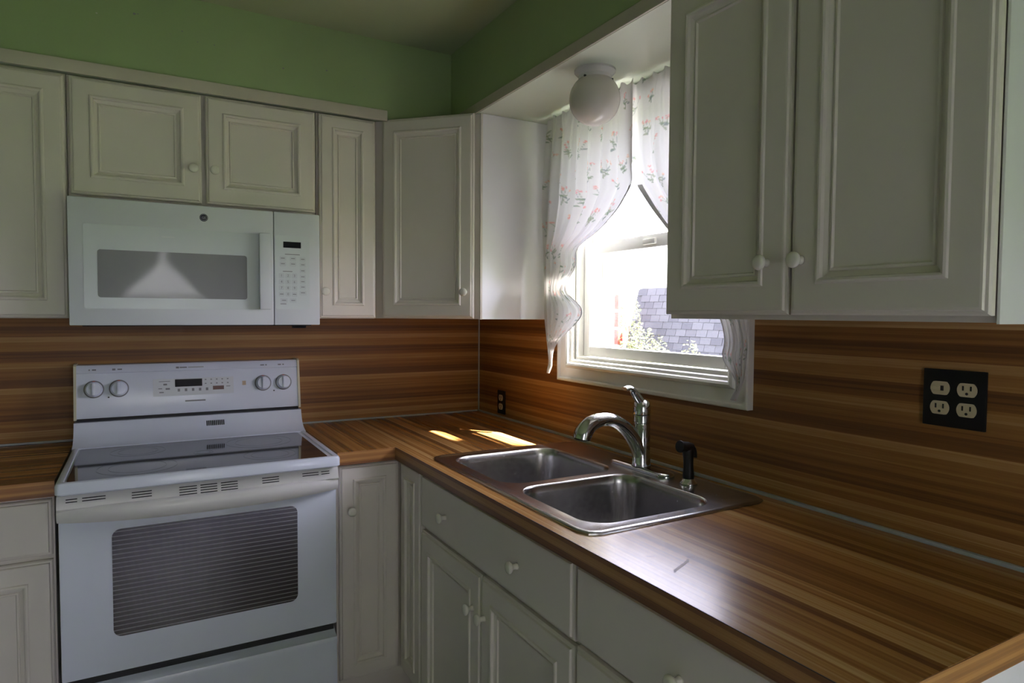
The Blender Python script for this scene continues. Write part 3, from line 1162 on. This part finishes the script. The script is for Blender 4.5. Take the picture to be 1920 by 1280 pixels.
# window bezel on the door: slightly sunk glossy panel with dark window
def mplate(name, material, parent, x0, x1, z0, z1, y, th, r=.01):
    b = bmesh.new()
    pts = rrect(x0, x1, z0, z1, r, 4)
    a = [b.verts.new((x, y, z)) for x, z in pts]
    c = [b.verts.new((x, y - th, z)) for x, z in pts]
    b.faces.new(a)
    b.faces.new(c)
    for k in range(len(a)):
        b.faces.new((a[k], a[(k + 1) % len(a)], c[(k + 1) % len(a)], c[k]))
    return new_obj(name, b, material, parent)


mc = (MX0 + MX1) / 2
bz = mplate('bezel', mat('microwave_door_glass', (.64, .68, .70), .22), md, -1.545 - mc, -1.004 - mc, 1.383 - MZ0, 1.640 - MZ0, -.4098, .0014, .008)
mplate('window', MWGLASS, bz, -1.509 - mc, -1.082 - mc, 1.417 - MZ0, 1.5635 - MZ0, -.4110, .0010, .008)
mplate('faint_print', mat('faint_print2', (.66, .69, .70), .4), bz, -1.335 - mc, -1.298 - mc, 1.610 - MZ0, 1.614 - MZ0, -.4110, .0005, .0015)
hb = bmesh.new()
add_box(hb, -1.046 - mc, -1.008 - mc, -.440, -.424, 1.384 - MZ0, 1.641 - MZ0, .005, 2)
add_box(hb, -1.040 - mc, -1.014 - mc, -.426, -.409, 1.386 - MZ0, 1.410 - MZ0, .003, 2)
add_box(hb, -1.040 - mc, -1.014 - mc, -.426, -.409, 1.615 - MZ0, 1.639 - MZ0, .003, 2)
new_obj('handle', hb, MWW, md, 40)
# round badge with its monogram
bd = lathe('badge', mat('badge_blue_black', (.02, .022, .035), .3), md, [(.0125, 0), (.0125, .001), (.0115, .0016), (0, .0016)], (-1.2123 - mc, -.4098, 1.6814 - MZ0), (0, -1, 0), 28)
bm = bmesh.new()
for r0, r1 in ((.0106, .0098),):
    n = 28
    a = [bm.verts.new((-1.2123 - mc + r0 * math.cos(6.28319 * k / n), -.4117, 1.6814 - MZ0 + r0 * math.sin(6.28319 * k / n))) for k in range(n)]
    b_ = [bm.verts.new((-1.2123 - mc + r1 * math.cos(6.28319 * k / n), -.4117, 1.6814 - MZ0 + r1 * math.sin(6.28319 * k / n))) for k in range(n)]
    for k in range(n):
        bm.faces.new((a[k], a[(k + 1) % n], b_[(k + 1) % n], b_[k]))
SILV = mat('badge_silver', (.45, .46, .5), .3)
new_obj('badge_ring', bm, SILV, bd)
o = link('badge_letters', text_mesh('GE', .0105), SILV, bd)
o.location = (-1.2123 - mc, -.4117, 1.6814 - MZ0)
mp = box('control_panel', MWW, mw, SPX + .001, mh, -.410, -.377, 0, H, .004)
mplate('keypad', mat('keypad_film', (.66, .70, .72), .3), mp, -.990 - mc, -.876 - mc, 1.386 - MZ0, 1.640 - MZ0, -.4098, .0010, .008)
mplate('display', GLASSBLK, mp, -.964 - mc, -.905 - mc, 1.598 - MZ0, 1.619 - MZ0, -.4106, .0008, .001)
BTN = mat('button_film', (.60, .635, .66), .35)
digs = {}
for j, row in enumerate((('1', '2', '3'), ('4', '5', '6'), ('7', '8', '9'), (None, '0', None))):
    for i, ch in enumerate(row):
        x, z = -.9705 + i * .0215, 1.5015 - j * .0212
        bt = mplate('button', BTN, mp, x - .0092 - mc, x + .0092 - mc, z - .0085 - MZ0, z + .0085 - MZ0, -.4106, .0006, .003)
        if ch:
            o = link('digit', text_mesh(ch, .0115), GREYPRINT, bt)
            o.location = (x - mc, -.4114, z - MZ0)
        else:
            mplate('button_print', GREYPRINT, bt, x - .006 - mc, x + .006 - mc, z - .0012 - MZ0, z + .0012 - MZ0, -.4112, .0003, .0008)
for x, z, w_ in ((-.966, 1.561, .011), (-.932, 1.561, .011), (-.966, 1.542, .011), (-.932, 1.542, .011), (-.899, 1.560, .010), (-.899, 1.541, .010), (-.899, 1.520, .010),
                 (-.899, 1.499, .010), (-.899, 1.482, .010), (-.899, 1.463, .010), (-.899, 1.443, .012), (-.963, 1.416, .012), (-.932, 1.416, .011)):
    bt = mplate('button', BTN, mp, x - w_ - mc, x + w_ - mc, z - .0078 - MZ0, z + .0078 - MZ0, -.4106, .0006, .003)
    mplate('button_print', GREYPRINT, bt, x - w_ * .6 - mc, x + w_ * .6 - mc, z - .0006 - MZ0, z + .0016 - MZ0, -.4112, .0003, .0008)
for x, z, w_ in ((-.934, 1.5755, .025), (-.950, 1.5165, .016), (-.965, 1.404, .010)):
    mplate('panel_print', GREYPRINT, mp, x - w_ - mc, x + w_ - mc, z - .0012 - MZ0, z + .0012 - MZ0, -.4106, .0004, .0008)


# ------------------------------------------------------------------ outlets on the backsplash
def outlet(label, y_c, z_c, w, h, cols, plug=None, slots=True):
    t = thing('wall_outlet', label, 'outlet', (-.004, y_c, z_c), R90)
    box('cover_plate', BLACKP, t, -w / 2, w / 2, -.006, 0, -h / 2, h / 2, .002)
    for cx in cols:
        for j, cz in enumerate((.0195, -.0195)):
            b = bmesh.new()
            pts = [(cx + .0178 * math.cos(6.28319 * (k + .5) / 28), cz + max(-.0132, min(.0132, .0178 * math.sin(6.28319 * (k + .5) / 28)))) for k in range(28)]
            a = [b.verts.new((x, -.0055, z)) for x, z in pts]
            c = [b.verts.new((x, -.0078, z)) for x, z in pts]
            b.faces.new(c)
            for k in range(28):
                b.faces.new((a[k], a[(k + 1) % 28], c[(k + 1) % 28], c[k]))
            r = new_obj('receptacle', b, IVORY, t)
            if plug == (cx, j):
                box('switch_lever', IVORY, r, cx - .016, cx + .001, -.0125, -.0075, cz - .004, cz + .004, .0015)
                box('slot', DARK, r, cx + .001, cx + .007, -.0082, -.0076, cz - .005, cz + .005)
            else:
                box('slot', DARK, r, cx - .0085, cx - .0055, -.0082, -.0076, cz - .001, cz + .008)
                box('slot', DARK, r, cx + .0055, cx + .0085, -.0082, -.0076, cz - .001, cz + .008)
                lathe('slot', DARK, r, [(.0027, 0), (.0027, .0006)], (cx, -.0076, cz - .007), (0, -1, 0), 10)
        if not plug:
            lathe('screw', CHROME, t, [(.003, 0), (.003, .001), (0, .0014)], (cx, -.006, 0), (0, -1, 0), 10)
    return t


outlet('black duplex wall outlet low on the backsplash near the corner', -.2335, .983, .067, .104, (0,))
outlet('black quadruple wall outlet with ivory sockets under the wall cabinet', -2.094, 1.2135, .1150, .1135, (-.0245, .0245), (-.0245, 0))

# ------------------------------------------------------------------ ceiling globe
gl = thing('ceiling_light', 'round opal glass globe light hanging under the soffit by the window', 'light', (-.196, -1.158, SZ))
lathe('canopy', mat('white_porcelain', (.62, .61, .60), .25), gl, [(.062, 0), (.062, -.006), (.056, -.012), (.050, -.018), (.049, -.036), (.046, -.040)], (0, 0, 0), (0, 0, 1), 36)
gp = []
Rg = .0765
for i in range(25):
    a = math.radians(40 + (180 - 40) * i / 24)
    gp.append((Rg * math.sin(a), Rg * math.cos(a) - .034 - Rg * math.cos(math.radians(40)) + .006))
gp = [(.046, gp[0][1] + .004)] + gp
lathe('globe', GLOBE, gl, gp, (0, 0, 0), (0, 0, 1), 40, True)
for a in (200, 320, 80):
    d_ = Vector((math.cos(math.radians(a)), math.sin(math.radians(a)), 0))
    lathe('thumb_screw', mat('dark_screw', (.03, .03, .03), .4, .6), gl, [(.0035, 0), (.0035, .006), (0, .007)], d_ * .0485 + Vector((0, 0, -.029)), d_, 10)

# ------------------------------------------------------------------ curtains
PINK = [(.80, .30, .28), (.82, .38, .30), (.78, .32, .36), (.84, .50, .36)]
LEAF = [(.22, .30, .22), (.27, .34, .24), (.22, .27, .28), (.34, .38, .26)]


def paint(S, T, seed):
    """sprigs of small flowers printed on the cloth; S,T = cloth coordinates in metres"""
    rnd = random.Random(seed)
    colr = np.empty(S.shape + (3,))
    colr[:] = (.79, .775, .775)

    def stroke(p, q, w, c, al=1.0):
        mnx, mxx, mny, mxy = min(p[0], q[0]) - w * 2, max(p[0], q[0]) + w * 2, min(p[1], q[1]) - w * 2, max(p[1], q[1]) + w * 2
        m = (S > mnx) & (S < mxx) & (T > mny) & (T < mxy)
        if not m.any():
            return
        sx, ty = S[m] - p[0], T[m] - p[1]
        dx, dy = q[0] - p[0], q[1] - p[1]
        l2 = dx * dx + dy * dy + 1e-12
        k = np.clip((sx * dx + ty * dy) / l2, 0, 1)
        wd = w * (1.0 - .55 * np.abs(2 * k - 1) ** 2)
        d = np.hypot(sx - k * dx, ty - k * dy)
        a = np.clip((wd * 1.25 - d) / (wd * .5), 0, 1)[:, None] * al
        colr[m] = colr[m] * (1 - a) + np.array(c) * a

    def sprig(cx, cy, size, ang):
        ca, sa = math.cos(ang), math.sin(ang)
        pt = lambda x, y: (cx + (x * ca - y * sa) * size, cy + (x * sa + y * ca) * size)
        base = (rnd.uniform(-.1, .1), 1.0)
        for k in range(rnd.randint(3, 4)):
            tip = (rnd.uniform(-.75, .75), rnd.uniform(-.9, -.1))
            mid = ((base[0] + tip[0]) / 2 + rnd.uniform(-.15, .15), (base[1] + tip[1]) / 2)
            lc = rnd.choice(LEAF)
            stroke(pt(*base), pt(*mid), .0011, lc, .6)
            stroke(pt(*mid), pt(*tip), .0011, lc, .55)
            for s in (-1, 1):
                if rnd.random() < .75:
                    e = (mid[0] + s * rnd.uniform(.2, .45), mid[1] + rnd.uniform(-.25, .15))
                    stroke(pt(*mid), pt(*e), .0025, rnd.choice(LEAF), .7)
            fc = rnd.choice(PINK)
            for j in range(rnd.randint(3, 5)):
                a_ = rnd.uniform(0, 6.28)
                r_ = rnd.uniform(.02, .17)
                b0 = (tip[0] + r_ * math.cos(a_), tip[1] + r_ * math.sin(a_))
                b1 = (b0[0] + rnd.uniform(-.12, .12), b0[1] + rnd.uniform(-.12, .12))
                stroke(pt(*b0), pt(*b1), .0030, fc, .55)
        for k in range(rnd.randint(1, 3)):
            p0 = (rnd.uniform(-.4, .4), rnd.uniform(.4, 1.0))
            stroke(pt(*p0), pt(p0[0] + rnd.choice((-1, 1)) * rnd.uniform(.25, .5), p0[1] + rnd.uniform(-.3, .1)), .0030, rnd.choice(LEAF), .75)

    row = 0
    t = -.02
    while t < 1.05:
        s = -.05 + (row % 2) * .055
        while s < 1.0:
            sprig(s + rnd.uniform(-.018, .018), t + rnd.uniform(-.02, .02), rnd.uniform(.026, .038), rnd.uniform(-.5, .5))
            s += .108
        t += .082
        row += 1
    return colr


def curtain(label, zl, yl, yr, seed, xbase, folds, group=None):
    """zl descending heights; yl / yr cloth borders (towards the corner / away from it) at those heights"""
    root = thing('window_curtain', label, 'curtain', (xbase, (yl[0] + yr[0]) / 2, 0), 0, group)
    oy = root.location.y
    NR, NC = 380, 190
    zt, zb = zl[0], zl[-1]
    zs = np.linspace(zt, zb, NR)
    z_asc = np.array(zl[::-1])

    def smooth(vals):
        v = np.interp(zs, z_asc, np.array(vals)[::-1])
        k = 7
        pad = np.pad(v, (k, k), mode='edge')
        return np.convolve(pad, np.ones(2 * k + 1) / (2 * k + 1), 'valid')

    A, B = smooth(yl), smooth(yr)
    u = np.linspace(0, 1, NC)
    Y = A[:, None] + (B - A)[:, None] * u[None, :]
    Zg = np.repeat(zs[:, None], NC, 1)
    full = abs(yr[0] - yl[0])
    # pleats follow the cloth, tighter and shallower near the rod
    S = u[None, :] * full * 1.25 + np.zeros((NR, 1))
    T = (zt - zs)[:, None] + np.zeros((1, NC))
    dist = (zt - zs)[:, None]
    amp = .006 + .010 * np.clip((dist - .03) / .25, 0, 1)
    ph = 2 * np.pi * folds * u[None, :]
    wig = np.sin(ph + .7 * np.sin(ph * .37 + seed)) * amp + .004 * np.sin(ph * 2.3 + 4 * dist + seed)
    head = np.clip(1 - dist / .06, 0, 1)
    wig = wig * (1 - .5 * head) + head * .005 * np.sin(2 * np.pi * folds * 2.6 * u[None, :] + seed)
    pinch = -.010 * np.exp(-((dist - .035) / .008) ** 2)
    tap = np.clip((u[None, :] - .72) / .2, 0, 1)
    wig = wig * (1 - .72 * tap)
    X = wig * np.clip(np.abs(B - A)[:, None] / full, .25, 1) + pinch * 0
    # scalloped ruffle on top
    Zg = Zg + np.exp(-dist / .02) * .007 * np.sin(2 * np.pi * folds * 1.3 * u[None, :] + seed)
    verts = np.stack([X, Y - oy, Zg], -1).reshape(-1, 3)
    idx = np.arange(NR * NC).reshape(NR, NC)
    faces = np.stack([idx[:-1, :-1], idx[1:, :-1], idx[1:, 1:], idx[:-1, 1:]], -1).reshape(-1, 4)
    me = bpy.data.meshes.new('cloth')
    me.from_pydata(verts.tolist(), [], faces.tolist())
    c = paint(S, T, seed).reshape(-1, 3)
    at = me.color_attributes.new('print', 'FLOAT_COLOR', 'POINT')
    at.data.foreach_set('color', np.concatenate([c, np.ones((len(c), 1))], 1).ravel())
    cloth = link('cloth', me, CURTAIN, root, True)

    def strip(name, rows, cols, grow):
        V, F = [], []
        P = verts.reshape(NR, NC, 3)
        for i in rows:
            a = P[i, cols[0]].copy()
            b = P[i, cols[1]].copy()
            a[0] -= grow
            b[0] -= grow
            V += [a.tolist(), b.tolist()]
        for k in range(len(rows) - 1):
            F.append((2 * k, 2 * k + 1, 2 * k + 3, 2 * k + 2))
        m_ = bpy.data.meshes.new(name)
        m_.from_pydata(V, [], F)
        link(name, m_, HEM, root, True)

    return root, verts.reshape(NR, NC, 3), strip


ZT = 2.090
zl = [ZT, 2.00, 1.85, 1.774, 1.71, 1.653, 1.616, 1.595, 1.5395, 1.495, 1.4675, 1.4385, 1.4096, 1.382, 1.354, 1.315, 1.2754, 1.24, 1.205, 1.175, 1.155]
yl = [-.720, -.705, -.690, -.688, -.688, -.688, -.688, -.690, -.692, -.694, -.695, -.696, -.697, -.698, -.700, -.706, -.713, -.722, -.730, -.724, -.716]
yr = [-1.192, -1.192, -1.194, -1.198, -1.134, -1.039, -.930, -.897, -.900, -.850, -.832, -.858, -.925, -.947, -.924, -.858, -.790, -.757, -.750, -.752, -.726]
G_C = 'floral tieback curtain panels at the sink window'
cA, PA, stripA = curtain('white floral curtain panel hanging beside the corner wall cabinet', zl, yl, yr, 11, -.076, 6.5, G_C)
iz = [i for i in range(380) if ZT - (ZT - 1.155) * i / 379 < 1.775]
stripA('hem', iz, (181, 189), .0015)
zl2 = [ZT, 2.00, 1.85, 1.774, 1.693, 1.618, 1.575, 1.50, 1.45, 1.41, 1.36, 1.31, 1.2916, 1.265, 1.2258, 1.206, 1.175, 1.153]
yl2 = [-1.602, -1.603, -1.603, -1.603, -1.603, -1.603, -1.603, -1.603, -1.603, -1.603, -1.616, -1.628, -1.629, -1.626, -1.620, -1.616, -1.604, -1.590]
yr2 = [-1.160, -1.160, -1.165, -1.190, -1.260, -1.335, -1.40, -1.44, -1.47, -1.50, -1.540, -1.553, -1.551, -1.540, -1.574, -1.596, -1.592, -1.570]
cB, PB, stripB = curtain('white floral curtain panel hanging beside the tall two door wall cabinet', zl2, yl2, yr2, 23, -.054, 6.5, G_C)
iz = [i for i in range(380) if ZT - (ZT - 1.153) * i / 379 < 1.775]
stripB('hem', iz, (181, 189), .0015)
rod = thing('curtain_rod', 'thin white curtain rod above the sink window', 'curtain rod', (0, 0, 0))
tube('rod', WINW, rod, [(-.034, -.700, 2.052), (-.034, -1.604, 2.052)], .0045, 10)
box('bracket', WINW, rod, -.036, -.028, -.706, -.699, 2.045, 2.060, .001)
box('bracket', WINW, rod, -.036, -.028, -1.606, -1.600, 2.045, 2.060, .001)

# curtains at the other window (only seen mirrored in the appliances)
G_D = 'white tieback curtain panels at the far window'
for sgn in (-1, 1):
    xc = (VX0 + VX1) / 2
    root = thing('window_curtain', 'plain white tieback curtain at the window facing the range, on the ' + ('sink' if sgn > 0 else 'open room') + ' side', 'curtain', (xc, RY + .06, 0), 0, G_D)
    V, F = [], []
    NR, NC = 40, 40
    for i in range(NR):
        z = VZ1 + .06 - (VZ1 + .06 - .70) * i / (NR - 1)
        inner = .02 if z > 1.80 else .02 + (1.80 - z) * .95
        inner = min(inner, .40)
        for j in range(NC):
            x = inner + (.56 - inner) * j / (NC - 1)
            V.append((sgn * x, .012 * math.sin(j * 1.25 + i * .05), z))
    for i in range(NR - 1):
        for j in range(NC - 1):
            a = i * NC + j
            F.append((a, a + 1, a + NC + 1, a + NC))
    me = bpy.data.meshes.new('cloth')
    me.from_pydata(V, [], F)
    link('cloth', me, SHEER, root, True)

# ------------------------------------------------------------------ outside
GZ = -.75
tag(box('ground', painted('lawn_grass', (.10, .14, .06), .9, .3, 2.0), None, -30, 45, -40, 45, GZ - .2, GZ, kind='structure'), 'green lawn around the house')
tag(box('bounce_driveway', painted('pale_concrete', (.30, .295, .30), .85, .08, 1.5), None, .6, 7.2, -2.4, 14, GZ, GZ + .02, kind='structure'), 'unseen pale concrete ground added to bounce sunlight into the sink window')  # pale ground added below the view to bounce sunlight up through the window
po = thing('added_porch_roof', 'unseen white porch roof added to keep sun off the window facing the range', 'porch', (-1.3, RY - .14, 2.42), kind='structure')  # sun blocker for the far window, added out of view
box('added_porch_board', WINW, po, -2.4, 1.3, -1.45, -.004, 0, .06)
for px_ in (-2.3, 1.2):
    box('added_porch_post', WINW, po, px_ - .05, px_ + .05, -1.42, -1.32, GZ - 2.42, 0)
# unseen roof overhang, added to cut the top off the counter sun patch
eo = thing('added_eave', 'unseen white eave added above the sink window to limit the sun patch', 'eave', (.14, -2.2, 2.35), kind='structure')
box('added_eave_board', WINW, eo, .004, .232, -3.4, 3.2, 0, .04)
box('added_fascia', WINW, eo, .232, .255, -3.4, 3.2, -.02, .16)
SHING = [painted('grey_shingle', (.040, .040, .046), .9, .2, 40.), painted('grey_shingle_light', (.048, .048, .054), .9, .2, 40.),
         painted('grey_shingle_dark', (.030, .030, .036), .9, .2, 40.)]
ga = thing('garage', 'low grey shingled garage with steep roof face outside the window', 'garage', (10.0, 7.4, GZ))
box('wall', painted('garage_wall', (.45, .45, .47), .8, .05, 3.), ga, .15, 4.0, -3.4, 3.3, 0, 1.00 + .0)
rfz0, rfz1 = .95, 2.78
bm = bmesh.new()
add_prism(bm, [(0, 0), (.40, 0), (.40, .001)], 0, .001)
bm.free()
bm = bmesh.new()
vs = [bm.verts.new(q) for q in ((-.36, -3.5, rfz0), (.02, -3.5, rfz1), (4.2, -3.5, rfz1), (4.2, -3.5, rfz0), (-.36, 3.44, rfz0), (.02, 3.30, rfz1), (4.2, 3.30, rfz1), (4.2, 3.44, rfz0))]
for f in ((0, 1, 2, 3), (4, 5, 6, 7), (0, 1, 5, 4), (1, 2, 6, 5), (2, 3, 7, 6), (3, 0, 4, 7)):
    bm.faces.new([vs[i] for i in f])
roof = new_obj('roof', bm, SHING[2], ga)
sl = Vector((.38, 0, rfz1 - rfz0))
nrm = Vector((-(rfz1 - rfz0), 0, .38)).normalized()
rows = 11
sm = []
for k in range(3):
    b = bmesh.new()
    add_box(b, -.012, .012, 0, .325, 0, sl.length / rows + .02)
    for v in b.verts:
        if v.co.z < .01:
            v.co.x -= .012
    m_ = bpy.data.meshes.new('shingle')
    bmesh.ops.recalc_face_normals(b, faces=b.faces[:])
    b.to_mesh(m_)
    b.free()
    m_.materials.append(SHING[k])
    sm.append(m_)
lean = math.atan2(.38, rfz1 - rfz0)
for r in range(rows):
    base = Vector((-.36, 0, rfz0)) + sl * (r / rows) + nrm * .014
    y = 3.34 - .010 * r - (r % 2) * .16
    first = True
    while y - .33 > -.9:
        o = bpy.data.objects.new('shingle', random.choice(sm))
        COL.objects.link(o)
        o.parent = roof
        o.location = (base.x + random.uniform(-.004, .004), y - .33, base.z)
        o.rotation_euler = (0, lean, 0)
        y -= .335
bm = bmesh.new()
vs = [bm.verts.new(q) for q in ((.02, -3.5, rfz1 + .02), (.02, 3.25, rfz1 + .02), (2.6, 1.3, rfz1 + .75), (2.6, -3.5, rfz1 + .75))]
bm.faces.new(vs)
vs2 = [bm.verts.new(v.co + Vector((0, 0, -.03))) for v in vs]
bm.faces.new(vs2)
for k in range(4):
    bm.faces.new((vs[k], vs[(k + 1) % 4], vs2[(k + 1) % 4], vs2[k]))
new_obj('upper_roof', bm, painted('pale_roof', (.075, .075, .085), .9, .1, 10.), ga)

# white clapboard neighbour with brick porch pillar
nh = thing('neighbour_house', 'white clapboard neighbouring house outside the window', 'house', (10.6, 16.0, GZ))
box('wall', painted('white_siding', (.80, .80, .80), .7, .03, 3.), nh, 0, 5, -3.70, 4, 0, 5.2)
for k in range(26):
    b = bmesh.new()
    add_profile(b, [(-.010, 0), (-.030, .0), (-.012, .20), (-.004, .20)], -3.75, 4.0)
    for v in b.verts:
        v.co = Vector((v.co.y, v.co.x, v.co.z + .2 * k))
    new_obj('clapboard', b, MATS['white_siding'], nh)
pi = thing('brick_pillar', 'red brick porch pillar with white bands outside the window', 'pillar', (9.3, 10.62, GZ))
BR = painted('red_brick', (.30, .035, .025), .8, .15, 20.)
for k in range(6):
    z = .45 * k
    box('brick_block', BR, pi, -.08, .08, -.08, .08, z, z + .38, .006)
    box('white_band', MATS['white_siding'], pi, -.085, .085, -.085, .085, z + .38, z + .45, .006)


def leafy(name, label, cat, loc, rx, ry, rz, count, size, cols, trunk_h, trunk_r, seed, shape='ellipsoid', group=None):
    rnd = random.Random(seed)
    t = thing(name, label, cat, loc, 0, group)
    V, F, MI = [], [], []
    for k in range(count):
        while True:
            p = Vector((rnd.uniform(-1, 1), rnd.uniform(-1, 1), rnd.uniform(-1, 1)))
            if shape == 'cone':
                if math.hypot(p.x, p.y) < (1 - (p.z + 1) / 2) * .95 + .05:
                    break
            elif p.length < 1:
                break
        c = Vector((p.x * rx, p.y * ry, p.z * rz + trunk_h + rz))
        u = Vector((rnd.gauss(0, 1), rnd.gauss(0, 1), rnd.gauss(0, 1))).normalized()
        w = u.orthogonal().normalized()
        s = size * rnd.uniform(.6, 1.3)
        i = len(V)
        V += [(c + u * s).to_tuple(), (c + w * s * .45).to_tuple(), (c - u * s).to_tuple(), (c - w * s * .45).to_tuple()]
        F.append((i, i + 1, i + 2, i + 3))
        MI.append(rnd.randrange(len(cols)))
    me = bpy.data.meshes.new('foliage')
    me.from_pydata(V, [], F)
    for c in cols:
        me.materials.append(c)
    me.polygons.foreach_set('material_index', MI)
    link('foliage', me, None, t, kind='stuff')
    tube('stem', mat('bark', (.10, .07, .05), .9), t, spline([(0, 0, 0), (.03 * rx, 0, trunk_h), (0, .03, trunk_h + rz * 1.2)], 8), [trunk_r * (1 - .1 * i) for i in range(8)], 8)
    return t


LG = [mat('leaf_light', (.085, .10, .02), .7), mat('leaf_yellow', (.11, .11, .025), .7), mat('leaf_green', (.05, .075, .02), .7)]
DG = [mat('leaf_dark', (.05, .07, .045), .7), mat('leaf_mid', (.075, .10, .06), .7)]
leafy('leafy_tree', 'yellow green tree beside the grey garage roof outside', 'tree', (9.05, 9.86, GZ), .26, .38, 1.05, 1100, .042, LG, .6, .06, 3)
leafy('shrub', 'pale green bushy shrub in front of the grey garage roof', 'shrub', (8.0, 8.05, GZ), .50, .62, .75, 1300, .040, LG, .35, .03, 4)
leafy('shrub', 'small upright pale shrub before the middle of the grey garage roof', 'shrub', (8.0, 6.75, GZ), .22, .22, .60, 380, .038, LG, .45, .02, 5)
leafy('added_evergreen', 'unseen tall dark evergreen added to block part of the sun at the sink window', 'tree', (1.52, -5.30, GZ), 1.25, 1.25, 3.6, 16000, .14, DG, 1.8, .14, 6, 'ellipsoid')  # added out of view to keep direct sun off the sink
# siding house seen through the far window (mirrored in the microwave door)
sh = thing('siding_house', 'pale siding house across the yard behind the far window', 'house', (-2.6, -11.5, GZ))
box('wall', painted('pale_siding', (.70, .66, .64), .7, .04, 2.), sh, -3, 2.6, -4, 0, 0, 5.2)
bm = bmesh.new()
add_profile(bm, [(.35, 5.15), (-2.0, 6.4), (-4.35, 5.15)], -3.2, 2.9)
new_obj('roof', bm, SHING[1], sh)
scuffs()
